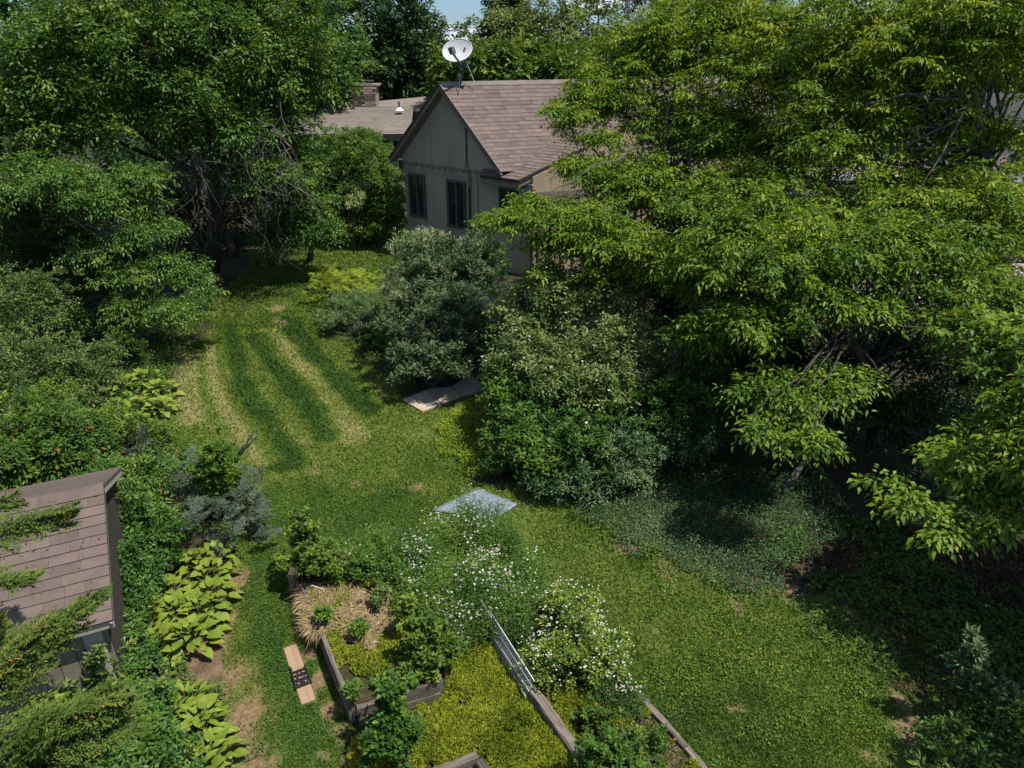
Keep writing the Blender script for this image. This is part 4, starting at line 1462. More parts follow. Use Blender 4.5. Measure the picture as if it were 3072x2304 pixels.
frame_pts = [(-.13, -.075), (.13, -.075), (.13, .075), (-.13, .075)]
mbk.beam(bp_(-.15, -.075), bp_(.14, -.085), .016, .02); mbk.beam(bp_(-.15, .075), bp_(.14, .085), .016, .02)
mbk.beam(bp_(-.15, -.07), bp_(-.19, -.085, .01), .014, .02)
for a in (-.10, -.04, .03, .12): mbk.beam(bp_(a, -.075), bp_(a, .078), .02, .014)
mbk.box(bp_(.075, 0, -.002), (.045, .05, .012), Matrix.Rotation(.6, 3, 'Z'))
mbk.build('frame', M['blackiron'], br)
sc = MB()
for s_ in (-1, 1):
    pts = [bp_(.075 + .03 * math.cos(t_) * 1, s_ * .036 + .024 * math.sin(t_)) for t_ in np.linspace(0, 6.28, 11)]
    sc.tube(pts, .007, 5, cap=False)
    sc.tube([bp_(-.03, 0), bp_(-.005, s_ * .05), bp_(.03, s_ * .02)], .007, 5)
    sc.tube([bp_(-.1, s_ * .02), bp_(-.04, s_ * .02)], .006, 5)
sc.build('scrollwork', M['blackiron'], br)

# grey blue sheet
sp_ = [G(1296, 1531, .03), G(1482, 1557, .03), G(1553, 1514, .03), G(1434, 1464, .03)]
mb = MB()
cc_ = np.mean(sp_, axis=0)
N_ = 12
vv_ = []
for i in range(N_ + 1):
    for j in range(N_ + 1):
        a, b = i / N_, j / N_
        p = (sp_[0] * (1 - a) + sp_[1] * a) * (1 - b) + (sp_[3] * (1 - a) + sp_[2] * a) * b
        p = p + UP * (.012 * math.sin(a * 4.5 + 1) * math.sin(b * 3.7) + .01 * (a * b))
        vv_.append(p)
vv_ = np.array(vv_)
ff = []
for i in range(N_):
    for j in range(N_):
        q = i * (N_ + 1) + j
        ff.append((q, q + N_ + 1, q + N_ + 2, q + 1))
me = bpy.data.meshes.new('plastic_sheet'); me.from_pydata([tuple(v) for v in vv_], [], ff); me.update()
me.polygons.foreach_set('use_smooth', [True] * len(me.polygons))
so_ = tag(link('plastic_sheet', me, None, M['sheet']), 'smooth grey blue sheet lying on the lawn behind the white flowers', 'sheet')
sm = so_.modifiers.new('thickness', 'SOLIDIFY'); sm.thickness = .012

# concrete path in three slabs
path = empty('concrete_path', G(1300, 1200), None, None)
for k_ in list(path.keys()): del path[k_]
path['kind'] = 'structure'
for q in ([(1208, 1198), (1268, 1234), (1324, 1212), (1292, 1186), (1262, 1176)], [(1327, 1210.5), (1385, 1190), (1352, 1160), (1300, 1164), (1265, 1174.5), (1295, 1184.5)],
          [(1388, 1188.5), (1462, 1163), (1440, 1150), (1414, 1122), (1356, 1159)]):
    mb = MB().slab([V3(G(x_, y_, .045)) for x_, y_ in q], Vector((0, 0, 1)), .06)
    mb.build('concrete_slab', M['concrete'], path)

# low slatted cover near the house
cb_ = D(1440, 935, 14.6); cb_[2] = 0
cov = empty('slatted_cover', cb_, 'small grey slatted wooden cover between the grey shrub and roses', 'garden cover')
for i in range(9):
    a, b = G(1404 + i * 9, 893 - i * 1.0, .95), G(1440 + i * 9, 948 - i * 1.0, .95)
    MB().beam(Vector(a), Vector(b), .052, .025).build('slat', M['greyslat'], cov)
a, b = G(1402, 897, 1.1), G(1475, 905, 1.1)
MB().beam(Vector(G(1438, 953, .90)), Vector(G(1522, 944, .90)), .05, .06).build('front_rail', M['greyslat'], cov)
for px_, py_ in ((1442, 950), (1518, 944)):
    p = G(px_, py_, .95)
    MB().box((p[0], p[1] + .04, .47), (.07, .07, .93)).build('post', M['darkwood'], cov)

# ------------------------------------------------------------------ sedum, straw
def cover_points(r, poly, n, z):
    lo, hi = poly.min(0), poly.max(0)
    P = r.uniform(lo, hi, (int(n * 3), 2)); P = P[inpoly(P[:, 0], P[:, 1], poly)][:n]
    return np.stack([P[:, 0], P[:, 1], np.full(len(P), z)], 1)


def sedum(name, label, polypx, z0, n, seed, h=.05, holes=.3, parent=None, polyw=None):
    r = np.random.default_rng(seed)
    poly = polyw if polyw is not None else np.array([G(px, py, z0)[:2] for px, py in polypx])
    P = cover_points(r, poly, n, z0)
    v = fnoise(P[:, 0], P[:, 1], 2.6, seed)
    P = P[v > holes]; v = v[v > holes]
    mound = fnoise(P[:, 0], P[:, 1], 5, seed + 4)
    P[:, 2] += .008 + h * mound * 1.6 * np.clip((v - holes) * 8, .15, 1)
    tint = .5 + (fnoise(P[:, 0], P[:, 1], 1.8, seed + 2) - .5) * 1.1
    lv = Leaves()
    for k in range(2):
        ax = r.normal(size=P.shape) * .6 + UP * 1.0
        Ll = r.uniform(.022, .044, len(P))
        lv.add(*leaf_geo(P, ax, r.normal(size=P.shape), Ll, Ll * .45, tint + r.normal(0, .14, len(P)), fold=.1, droop=0))
    o = lv.build(name, M['sedum'])
    return tag(o, label, 'ground cover', kind='stuff')


bed_in = cx_ + (bedpoly - cx_) * .93
sedum('sedum_carpet', 'yellow green sedum filling the raised bed with the straw', None, BH - .06, 12000, 3, h=.05, holes=.36, polyw=bed_in)
sedum('sedum_carpet', 'bright yellow green sedum carpet between the raised bed and the wire panel',
      [(1010, 2420), (1060, 2230), (1200, 2130), (1330, 2060), (1370, 1890), (1440, 1870), (1560, 2060), (1700, 2240), (1840, 2420)], .03, 30000, 4, h=.07, holes=.30)
sedum('sedum_carpet', 'yellow green sedum strip between the edging timber and the right lawn',
      [(1470, 1860), (1560, 1900), (1700, 2060), (1900, 2080), (2110, 2320), (2130, 2400), (1840, 2400), (1640, 2110)], .03, 20000, 5, h=.06, holes=.40)
# soil under the beds
tag(MB().slab([V3(G(x_, y_, .012)) for x_, y_ in [(960, 2420), (1055, 2200), (1330, 2060), (1370, 1850), (1600, 1800), (1900, 2060), (2120, 2320), (2180, 2420)]], Vector((0, 0, 1)), .01).build('bed_ground', surf_mat('bed_ground_soil', [(.3, (.07, .05, .028)), (.6, (.16, .11, .065)), (.8, (.25, .18, .11))], 3, rough=.95, bump=.9, bscale=40, fine=.6, bdist=.02)), kind='structure')

# straw heap
r = np.random.default_rng(11)
poly = np.array([G(px, py, BH + .03)[:2] for px, py in [(905, 1790), (985, 1760), (1100, 1770), (1190, 1800), (1200, 1860), (1130, 1900), (1110, 1960), (1040, 1920), (985, 1880), (930, 1900), (910, 1850)]])
P = cover_points(r, poly, 4600, BH - .03)
P = P[fnoise(P[:, 0], P[:, 1], 3.2, 77) > .36]
P[:, 2] += r.uniform(0, .075, len(P)) * (.4 + fnoise(P[:, 0], P[:, 1], 3, 2))
ang = 2.6 + (fnoise(P[:, 0], P[:, 1], 2.6, 8) - .5) * 9
ax = np.stack([np.cos(ang), np.sin(ang), np.zeros(len(P))], 1) + r.normal(0, .42, P.shape) * np.array([1, 1, .6])
lv = Leaves()
Ll = r.uniform(.05, .20, len(P))
lv.add(*leaf_geo(P, ax, UP + r.normal(size=P.shape) * .3, Ll, np.full(len(P), .0055), np.clip(r.normal(.5, .28, len(P)), 0, 1), fold=.1, droop=.12, kind=4))
# straw hanging over the left timber
Pn = []
for i in range(700):
    t = r.uniform(.50, .98)
    p = lerp(fl, bl_, t)
    Pn.append([p.x - .03 + r.normal(0, .03), p.y + r.normal(0, .02), BH + r.uniform(0, .04)])
Pn = np.array(Pn)
lv.add(*leaf_geo(Pn, np.tile([-.5, .1, -.8], (len(Pn), 1)) + r.normal(0, .25, Pn.shape), r.normal(size=Pn.shape), r.uniform(.1, .24, len(Pn)), np.full(len(Pn), .009), np.clip(r.normal(.5, .25, len(Pn)), 0, 1), fold=.1, droop=.1))
tag(lv.build('straw_heap', M['straw']), 'dry blond straw heaped in the back of the raised bed', 'straw', kind='stuff')
# dry litter on bare soil strips
groundcover('leaf_litter', 'brown dry leaves on the ground below the right trees', 'leaf litter',
            [(2200, 1620), (3300, 1500), (3400, 2400), (2850, 2400), (2700, 2000), (2500, 1850)], 16000, .05, 'litter', zh=.02, Wr=.6, seed=8, up=.1)
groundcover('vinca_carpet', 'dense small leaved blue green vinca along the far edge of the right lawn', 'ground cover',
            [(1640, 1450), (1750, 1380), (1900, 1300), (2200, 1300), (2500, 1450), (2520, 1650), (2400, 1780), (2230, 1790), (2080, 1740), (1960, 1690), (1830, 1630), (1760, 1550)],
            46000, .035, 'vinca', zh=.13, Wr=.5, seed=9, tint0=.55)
groundcover('ivy_carpet', 'broad leaved green creeper at the shaded right edge of the lawn', 'ground cover',
            [(2140, 1730), (2350, 1620), (2600, 1560), (3150, 1560), (3250, 1900), (3100, 2400), (2960, 2400), (2920, 2200), (2860, 2000), (2700, 1880), (2450, 1810), (2230, 1790)],
            16000, .055, 'hedge', zh=.08, Wr=.75, seed=10, clump=(1.3, .42), tint0=.35)
groundcover('edge_weeds', 'bright ragged weeds along the edge between right lawn and shaded creeper', 'weeds',
            [(1640, 1470), (1760, 1520), (1880, 1610), (2000, 1660), (2250, 1740), (2480, 1780), (2640, 1880), (2800, 2020), (2900, 2200), (2820, 2260), (2700, 2080), (2540, 1920), (2400, 1840), (2200, 1810), (2060, 1770), (1900, 1700), (1740, 1580)],
            16000, .035, 'hedge', zh=.07, Wr=.6, seed=18, clump=(1.8, .36), tint0=.55)
groundcover('edge_weeds', 'weeds fringing the shrubs at the left side of the lawn', 'weeds',
            [(400, 1300), (560, 1330), (680, 1440), (740, 1560), (730, 1700), (620, 1600), (560, 1450), (420, 1390)],
            9000, .04, 'fresh', zh=.10, Wr=.6, seed=19, tint0=.45)
groundcover('bed_weeds', 'low mixed green weeds around the slab and shrubs by the house', 'weeds',
            [(930, 930), (1040, 900), (1180, 860), (1220, 1000), (1250, 1150), (1200, 1185), (1130, 1100), (1060, 1045), (990, 1015)],
            9000, .045, 'hedge', zh=.16, Wr=.5, seed=12, tint0=.6)
groundcover('bed_weeds', 'yellow green low plants between the concrete slab and the dark shrubs', 'weeds',
            [(1290, 1250), (1440, 1190), (1520, 1180), (1520, 1400), (1420, 1440), (1400, 1400), (1300, 1320)], 9000, .04, 'goldjuniper', zh=.13, Wr=.5, seed=13, tint0=.45)
groundcover('bed_weeds', 'green weeds in the shady strip left of the upper lawn', 'weeds',
            [(300, 1300), (470, 1230), (520, 1100), (560, 990), (660, 900), (600, 880), (450, 960), (380, 1080), (280, 1150)], 9000, .05, 'fresh', zh=.18, Wr=.5, seed=14, tint0=.4)
groundcover('bed_weeds', 'low leafy weeds along the bare soil in front of the shed', 'weeds',
            [(330, 1700), (560, 1960), (640, 1990), (700, 2080), (720, 2400), (300, 2400), (250, 2050)], 9000, .04, 'hedge', zh=.12, Wr=.6, seed=15, clump=(2, .42), tint0=.5)

groundcover('grass_tufts', 'longer grass tufts left standing around the beds and along the lawn edges', 'grass',
            [(600, 2304), (640, 1900), (760, 1500), (1300, 1380), (1700, 1500), (2300, 1800), (2800, 2250), (2150, 2304)], 9000, .075, 'grassblade', zh=.01, Wr=.09, seed=24,
            clump=(2.6, .58), tint0=.55, up=1.6)
# leaf debris on the shed roof and dry leaves dropped on the lawn
r = np.random.default_rng(25)
n_ = 170
uu_ = r.uniform(.05, 2.2, n_); vv_2 = r.uniform(.03, 1.5, n_)
P = np.array([np.array(sE - du * float(a) + (sR - sE).normalized() * float(b) + Vector((0, 0, .022))) for a, b in zip(uu_, vv_2)])
lv = Leaves()
lv.add(*leaf_geo(P, r.normal(size=P.shape) * [1, 1, .2], np.tile(np.array(nn_shed), (n_, 1)) + r.normal(0, .2, P.shape), r.uniform(.015, .05, n_), r.uniform(.006, .02, n_), r.uniform(.4, 1, n_), fold=.1, droop=0))
tag(lv.build('roof_debris', M['litter']), 'dry leaf bits scattered over the shed roof', 'leaf debris', kind='stuff')
# ------------------------------------------------------------------ hostas: every leaf a part
def hosta_leaf_mesh(seed, L=1.0, Wd=.62):
    r = random.Random(seed)
    v, f = [], []
    rows = [(0, .02), (.10, .30), (.28, .5), (.48, .48), (.68, .34), (.86, .16), (1.0, .0)]
    cup = r.uniform(.10, .2); bend = r.uniform(.12, .3)
    for (t, w) in rows:
        zc = -bend * t * t
        wv = r.uniform(-.015, .015)
        back = -.10 if t == .10 else 0
        v.append((t + back, -w * Wd * 1.0, zc + cup * w + wv)); v.append((t, 0, zc)); v.append((t + back, w * Wd * 1.0, zc + cup * w - wv))
    for i in range(len(rows) - 1):
        a = i * 3; b = a + 3
        f += [(a, b, b + 1, a + 1), (a + 1, b + 1, b + 2, a + 2)]
    me = bpy.data.meshes.new('leaf')
    me.from_pydata(v, [], f)
    at = me.attributes.new('tint', 'FLOAT', 'FACE')
    t0 = r.uniform(.3, .75)
    at.data.foreach_set('value', [min(1, max(0, t0 + r.uniform(-.06, .06) + (.1 if (i // 2) > 2 else 0))) for i in range(len(f))])
    me.polygons.foreach_set('use_smooth', [True] * len(f))
    me.materials.append(M['hosta'])
    me.update()
    return me


HL = [hosta_leaf_mesh(s, Wd=.74) for s in range(7)]
HN = [hosta_leaf_mesh(s + 20, Wd=.42) for s in range(5)]


def hosta(px, py, R, n, Lf, label, group, seed, meshes=HL, top=.30):
    n = int(n * 1.7); Lf = Lf * .74
    r = random.Random(seed)
    c = G(px, py, .2)
    e = empty('hosta', (c[0], c[1], 0), label, 'hosta', group)
    st = MB()
    for i in range(n):
        q = (i + .5) / n
        a = i * 2.39996 + r.uniform(-.3, .3)
        rad = R * (q ** .6) * .80
        z = top * (1 - .72 * q ** 1.3) + r.uniform(-.03, .03)
        tilt = math.radians(-42 + 62 * q) + r.uniform(-.38, .38)   # inner leaves point up, outer droop
        o = bpy.data.objects.new('leaf', r.choice(meshes))
        COL.objects.link(o); o.parent = e
        o.location = (math.cos(a) * rad, math.sin(a) * rad, z)
        s = Lf * r.uniform(.75, 1.15) * (.75 + .35 * q)
        o.scale = (s, s, s)
        o.rotation_euler = (r.uniform(-.5, .5), tilt, a + r.uniform(-.25, .25))
        st.tube([(c[0], c[1], .01), (c[0] + math.cos(a) * rad * .4, c[1] + math.sin(a) * rad * .4, z * .7), (c[0] + math.cos(a) * rad, c[1] + math.sin(a) * rad, z)], .005, 3, cap=False)
    st.build('leaf_stalks', M['stem'], e)


k = 100
gA = 'hostas in the upper clump beside the striped lawn'
for px, py, R, n in ((370, 1150, .42, 26), (430, 1130, .42, 28), (480, 1165, .42, 28), (420, 1215, .42, 26), (350, 1220, .38, 22), (480, 1215, .36, 22)):
    hosta(px, py, R, n, .20, 'yellow green hosta left of the striped lawn, ' + ['back left of its clump', 'back of its clump', 'back right one touching the lawn', 'front one', 'front left one under the shrubs', 'front right one touching the lawn'][k - 100], gA, k); k += 1
gB = 'hostas in the big clump right of the shed'
for px, py, R, n in ((450, 1880, .36, 26), (520, 1830, .38, 28), (570, 1900, .36, 26), (470, 1920, .30, 20), (600, 1830, .34, 24), (500, 1770, .32, 20), (640, 1780, .28, 18)):
    hosta(px, py, R, n, .215, 'large yellow green hosta right of the shed, ' + ['front left by the shed wall', 'in the middle', 'front right by the bare soil', 'frontmost one', 'right one by the soil edge', 'back left under the shrub', 'back right one'][k - 106], gB, k); k += 1
for px, py, R, n in ((580, 1680, .30, 20), (630, 1720, .28, 18), (650, 1665, .24, 14)):
    hosta(px, py, R, n, .19, 'yellow green hosta below the grey juniper, ' + ['left one under the green shrub', 'lower right one by the soil', 'topmost one under the juniper tips'][k - 113], 'hostas below the juniper', k, top=.3); k += 1
for px, py, R, n in ((565, 2105, .26, 18), (600, 2165, .28, 22), (600, 2210, .28, 18), (640, 2260, .26, 16), (530, 2150, .26, 16), (600, 2310, .28, 16)):
    hosta(px, py, R, n, .23, 'pale hosta in the lowest clump beside bare soil, ' + ['topmost one', 'second one from the top', 'middle right one', 'right one near the picture bottom', 'left one beside the ivy thicket', 'one cut by the bottom edge'][k - 116], 'hostas in the lowest clump', k, HN + HL[:2], top=.32); k += 1

# ------------------------------------------------------------------ small garden plants


def bl(*a):
    """blob: (px, py, z, rx, ry, rz) placed on the ray at height z"""
    return [(G(x_, y_, z_), (rx, ry, rz)) for (x_, y_, z_, rx, ry, rz) in a]


def bd(*a):
    """blob: (px, py, distance, rx, ry, rz)"""
    return [(D(x_, y_, d_), (rx, ry, rz)) for (x_, y_, d_, rx, ry, rz) in a]


# flowering weeds in the middle
def flower_weeds(name, label, cat, polypx, n_stems, h, nflow, seed, fs=.028, leafmat='fresh', fmat='petal', tint0=.35, hv=.5, L=.045, up=1.5):
    r = np.random.default_rng(seed)
    poly = np.array([G(px, py, h * .8)[:2] for px, py in polypx])
    P = cover_points(r, poly, n_stems, 0)
    v = fnoise(P[:, 0], P[:, 1], 1.8, seed)
    v2 = fnoise(P[:, 0], P[:, 1], 3.4, seed + 3)
    hh = h * np.clip(.25 + 1.5 * v * v2 * 2.2 - .1, .2, 1.25) * r.uniform(.6, 1.2, len(P))
    e = empty(name, (poly.mean(0)[0], poly.mean(0)[1], 0), label, cat)
    lv = Leaves()
    K = 12
    for k in range(K):
        t = (k + r.uniform(0, 1, len(P))) / K
        lean = r.normal(0, .10, (len(P), 2)) * t[:, None]
        Q_ = np.stack([P[:, 0] + lean[:, 0], P[:, 1] + lean[:, 1], hh * t + .01], 1)
        ax = r.normal(size=Q_.shape) * np.array([1, 1, .3]) + UP * .35 * up * .5
        Ll = L * r.uniform(.6, 1.3, len(P)) * (1.2 - .5 * t)
        lv.add(*leaf_geo(Q_, ax, UP + r.normal(size=Q_.shape) * .4, Ll, Ll * .28, tint0 + (v2 - .5) * 1.7 + r.normal(0, .15, len(P)), droop=.2))
    lv.build('foliage', M[leafmat], e)
    mb = MB()
    for i in r.choice(len(P), min(160, len(P)), replace=False):
        mb.tube([(P[i, 0], P[i, 1], 0), (P[i, 0] + r.normal(0, .04), P[i, 1] + r.normal(0, .04), hh[i])], .004, 3, cap=False)
    mb.build('stems', M['stem'], e)
    ip = r.choice(len(P), nflow)
    fv = fnoise(P[ip, 0], P[ip, 1], 2.2, seed + 7)
    ip = ip[fv + r.normal(0, .05, len(ip)) > .50]
    C = np.stack([P[ip, 0] + r.normal(0, .05, len(ip)), P[ip, 1] + r.normal(0, .05, len(ip)), hh[ip] + r.uniform(.0, .10, len(ip))], 1)
    add_flowers(r, C, fs, fmat, e)
    return e


flower_weeds('daisy_patch', 'tall patch of white and pinkish fleabane flowers in front of the grey sheet', 'flowers',
             [(1265, 1600), (1290, 1535), (1350, 1530), (1385, 1500), (1440, 1530), (1490, 1520), (1560, 1590), (1585, 1680), (1650, 1700), (1610, 1790), (1570, 1860), (1440, 1850), (1360, 1880), (1300, 1800), (1200, 1790), (1230, 1700), (1190, 1640)],
             7000, .58, 2000, 41, fs=.030, leafmat='fresh', tint0=.36, L=.055)
flower_weeds('daisy_patch', 'sparse low white flowers among green weeds left of the fleabane patch', 'flowers',
             [(1010, 1620), (1230, 1560), (1250, 1740), (1240, 1800), (1180, 1820), (1050, 1760), (990, 1720)],
             1900, .35, 90, 42, fs=.026, leafmat='fresh')
flower_weeds('daisy_patch', 'green flowering weeds with few white blooms between fleabane patch and wire panel', 'flowers',
             [(1250, 1800), (1400, 1820), (1560, 1830), (1660, 1780), (1690, 1840), (1640, 1920), (1540, 1900), (1440, 1880), (1380, 1900), (1300, 1880)],
             2600, .40, 260, 43, fs=.028, leafmat='hedge')
plant('white_flower_shrub', 'bushy yellow green shrub covered in small white flowers right of the wire panel', 'shrub', G(1735, 2050),
      bl((1730, 1930, .45, .42, .36, .38), (1640, 1990, .3, .26, .25, .26), (1800, 1980, .3, .28, .25, .3), (1720, 1820, .55, .3, .25, .22)), 330, .13, 'hedge', 'dome', 6, 8, .045, .5,
      .1, shell=.35, stems=18, seed=51, tint0=.75, zmin=.05, flowers=('petal', 1000, .024, .05))
flower_weeds('daisy_patch', 'white flowered stems trailing along the right board edging', 'flowers',
             [(1780, 1990), (1880, 2020), (1930, 2110), (1860, 2110), (1780, 2060)], 500, .28, 260, 44, fs=.026, leafmat='hedge')

# leafy saplings and weeds in the beds
plant('leafy_sapling', 'bright green leafy sapling behind the left back corner of the raised bed', 'sapling', G(930, 1740),
      bl((915, 1610, .75, .22, .2, .45), (960, 1680, .6, .28, .22, .25), (880, 1700, .4, .2, .2, .22), (1000, 1720, .45, .2, .2, .2)), 120, .15, 'hedge', 'up', 6, 8, .055, .5, .2, stems=14, seed=61, tint0=.6, zmin=.1, shell=.5)
plant('leafy_sapling', 'maple like sapling growing at the right front of the raised bed beside the sedum', 'sapling', G(1290, 2070),
      bl((1280, 1930, .6, .24, .2, .28), (1265, 2010, .42, .2, .15, .2), (1350, 1950, .5, .14, .15, .2), (1215, 1850, .6, .10, .12, .28)), 130, .15, 'hedge', 'up', 6, 8, .06, .65, .2, stems=14, seed=62, tint0=.55, zmin=.1, shell=.5)
plant('leafy_sapling', 'dark green sapling in front of the raised bed at the bottom of the photo', 'sapling', G(1190, 2300),
      bl((1180, 2120, .7, .22, .2, .4), (1160, 2230, .4, .26, .2, .28), (1220, 2220, .4, .2, .2, .25)), 110, .14, 'fresh', 'up', 6, 8, .06, .65, .2, stems=12, seed=63, tint0=.3, zmin=.06, shell=.5)
plant('bed_bush', 'green bushy weed right of the edging timber near the bottom', 'bush', G(1850, 2290),
      bl((1820, 2200, .25, .22, .25, .22), (1880, 2260, .3, .26, .25, .26), (1760, 2150, .2, .15, .2, .15), (1960, 2240, .2, .2, .2, .2)), 75, .10, 'hedge', 'up', 6, 8, .045, .5, .2, stems=12, seed=64, tint0=.4, zmin=.05)
plant('bed_bush', 'dark leafy plant at the bottom edge between edging timber and board edging', 'bush', G(1850, 2340),
      bl((1800, 2290, .3, .3, .25, .25), (1900, 2330, .3, .3, .25, .25)), 60, .12, 'fresh', 'up', 6, 8, .055, .45, .2, stems=10, seed=65, tint0=.4, zmin=.05)
for i_, (px, py, z, rr_, mt, lab) in enumerate([
    (970, 1850, .42, .12, 'fresh', 'small green weed at the left of the straw heap'),
    (1080, 1890, .40, .10, 'hedge', 'small green weed growing through the straw near its centre'),
    (1150, 1790, .45, .16, 'olive', 'olive coloured weed at the back of the straw heap'),
    (1060, 2080, .40, .10, 'hedge', 'little weed in the sedum near the bed front corner')]):
    plant('small_weed', lab, 'weed', G(px, py + 30, .3), bl((px, py, z, rr_, rr_, .08)), 22, .09, mt, 'up', 5, 6, .05, .5, .2, stems=5, stem_r=.004, seed=70 + i_, zmin=.2)
plant('overgrown_weeds', 'overgrown green weeds spilling over the back right edge of the raised bed', 'weeds', G(1180, 1800),
      bl((1080, 1700, .42, .32, .25, .22), (1180, 1740, .4, .3, .25, .2), (1230, 1810, .35, .25, .22, .2), (1150, 1660, .35, .3, .2, .2), (1280, 1850, .3, .18, .2, .18), (1000, 1670, .4, .2, .2, .2)), 300, .14, 'fresh', 'up', 6, 8, .045, .4, .2, stems=16, stem_r=.005, seed=78, tint0=.45, zmin=.05, flowers=('petal', 60, .025, .2))
# dead stalk bundle
r = np.random.default_rng(5)
mb = MB()
c = G(1045, 1720, .3)
dst = empty('dry_stalks', (c[0], c[1], 0), 'bundle of dry tan stalks standing behind the straw', 'dead stalks')
for i in range(34):
    a = np.array([c[0] + r.normal(0, .04), c[1] + r.normal(0, .04), .15]); b = a + np.array([r.normal(0, .06), r.normal(0, .06), r.uniform(.3, .55)])
    mb.tube([a, (a + b) / 2 + r.normal(0, .015, 3), b], .005, 3)
mb.build('stalks', surf_mat('dry_stalk', [(.3, (.3, .2, .1)), (.7, (.5, .38, .2))], 6, bump=.1), dst)
mb = MB(); c = V3(G(945, 1770, .45))
mb.tube([V3(G(905, 1780, .3)), V3(G(935, 1756, .52)), V3(G(972, 1768, .32))], .006, 5)
tag(mb.build('bent_wire', M['wire']), 'thin bent white wire sticking out at the back left of the bed', 'wire')

# ------------------------------------------------------------------ left side: shrubs
plant('juniper_bed_shrub', 'leafy green shrub with glossy leaves in front of the grey juniper', 'shrub', G(650, 1560),
      bl((640, 1400, .9, .35, .35, .5), (680, 1460, .6, .3, .3, .35)), 170, .17, 'fresh', 'up', 7, 9, .055, .5, .1, stems=14, seed=81, tint0=.5)
rng0 = np.random.default_rng(82)
jb = []
jc = G(560, 1480, .3)
for i in range(120):
    t = rng0.uniform(0, 1)
    px_ = 330 + 440 * rng0.uniform(0, 1); py_ = 1330 + (px_ - 330) * .25 + 200 * rng0.uniform(0, 1) ** 1.2
    if px_ < 480 and py_ > 1520: continue
    z_ = .55 * (1 - abs(px_ - 560) / 380) + .15
    p = G(px_, py_, max(.12, z_ * rng0.uniform(.6, 1.1)))
    a = rng0.uniform(-1.2, 1.6)
    q = p + np.array([math.cos(a), math.sin(a) * .8, rng0.uniform(.1, .7)]) * rng0.uniform(.2, .4)
    jb.append((p, q))
for p_, q_ in (((690, 1380, .5), (775, 1300, 1.0)), ((640, 1400, .5), (700, 1345, .9)), ((760, 1480, .2), (810, 1530, .4)), ((740, 1550, .2), (800, 1600, .2)), ((420, 1330, .5), (440, 1280, .8)), ((620, 1590, .2), (680, 1650, .35)), ((640, 1600, .25), (690, 1610, .45))):
    for k in range(3):
        a_ = G(*p_) + rng0.normal(0, .04, 3); jb.append((a_, G(*q_) + rng0.normal(0, .05, 3)))
conifer('juniper_shrub', 'grey blue spreading juniper with feathery tips beside the lawn', jc * [1, 1, 0], jb, .17, 'juniper', L=.042, nb=24, m=8, seed=83, sag=.02, Wr=.3)
plant('flowering_shrub', 'broad green shrub with a few orange red blooms left of the juniper', 'shrub', G(300, 1560),
      bl((330, 1450, .55, .6, .5, .4), (150, 1400, .8, .8, .6, .5), (430, 1560, .5, .5, .4, .35), (450, 1420, .6, .4, .4, .3)), 430, .2, 'maple', 'dome', 7, 8, .07, .38, .2, stems=20, seed=84, tint0=.6,
      flowers=('orange', 90, .06, .3))
plant('leafy_shrub', 'dense mid green shrub above the shed ridge at the left edge', 'shrub', G(120, 1500),
      bl((80, 1290, 1.2, .9, .7, .6), (-60, 1380, 1.2, .8, .7, .6), (240, 1300, .9, .6, .5, .45)), 420, .22, 'hedge', 'dome', 7, 8, .07, .42, .2, stems=20, seed=85, tint0=.42)
plant('leafy_shrub', 'dark green shrub in the gap between shed wall and hosta clump', 'shrub', G(430, 1780),
      bl((430, 1720, .4, .35, .3, .3), (350, 1640, .6, .4, .35, .4), (480, 1620, .5, .35, .3, .3), (385, 1800, .55, .2, .3, .4), (350, 1560, .9, .4, .3, .5), (405, 1940, .4, .16, .2, .35), (370, 1700, .8, .2, .3, .35)), 520, .15, 'maple', 'dome', 6, 8, .06, .45, .2, stems=16, seed=86, tint0=.4)
plant('ivy_thicket', 'tangle of small leaved shrub and ivy at the bottom left in front of the shed', 'thicket', G(330, 2280),
      bl((330, 2180, .6, .45, .4, .35), (440, 2120, .4, .3, .3, .3), (450, 2270, .5, .4, .35, .35), (250, 2290, .9, .5, .4, .4), (350, 2030, .5, .3, .3, .4)), 420, .15, 'maple', 'dome', 6, 8, .05, .5, .2, stems=24, seed=87, tint0=.5)
plant('climbing_ivy', 'thin creeper climbing the pale corner board of the shed', 'vine', V3(c0, 0) + Vector((0, -.1, 0)),
      [((c0.x - .1, c0.y - .16, .7), (.16, .06, .6)), ((c0.x - .35, c0.y - .25, .5), (.25, .08, .4))], 60, .10, 'olive', 'up', 4, 7, .05, .5, .2, stems=8, stem_r=.006, seed=88, tint0=.5)

# upper-left shrubs behind the first hosta clump
plant('leafy_shrub', 'yellowish small leaved bush at the left edge above the weeping shrubs', 'shrub', G(130, 1150),
      bl((90, 900, 2.0, .9, .8, .6), (60, 1100, 1.2, .9, .8, .7), (230, 1130, .8, .7, .6, .45), (320, 1060, .8, .4, .5, .3)), 480, .24, 'olive', 'dome', 7, 8, .06, .5, .2, stems=22, seed=91, tint0=.45)
plant('leafy_shrub', 'low green shrub between the upper hosta clump and the orange flowered shrub', 'shrub', G(300, 1300),
      bl((300, 1280, .5, .8, .4, .35), (130, 1200, .8, .7, .5, .4), (440, 1300, .3, .35, .3, .22)), 330, .2, 'hedge', 'dome', 7, 8, .055, .45, .2, stems=18, seed=92, tint0=.6)
rng0 = np.random.default_rng(93)
cbase = G(230, 1000, 0)
br1 = radial_branches(rng0, cbase + np.array([-.1, .4, 0]), 4.5, 1.7, 230, .2, .45)
br1 += radial_branches(rng0, cbase + np.array([-2.0, 1.2, 0]), 5.0, 1.6, 170, .3, .45)
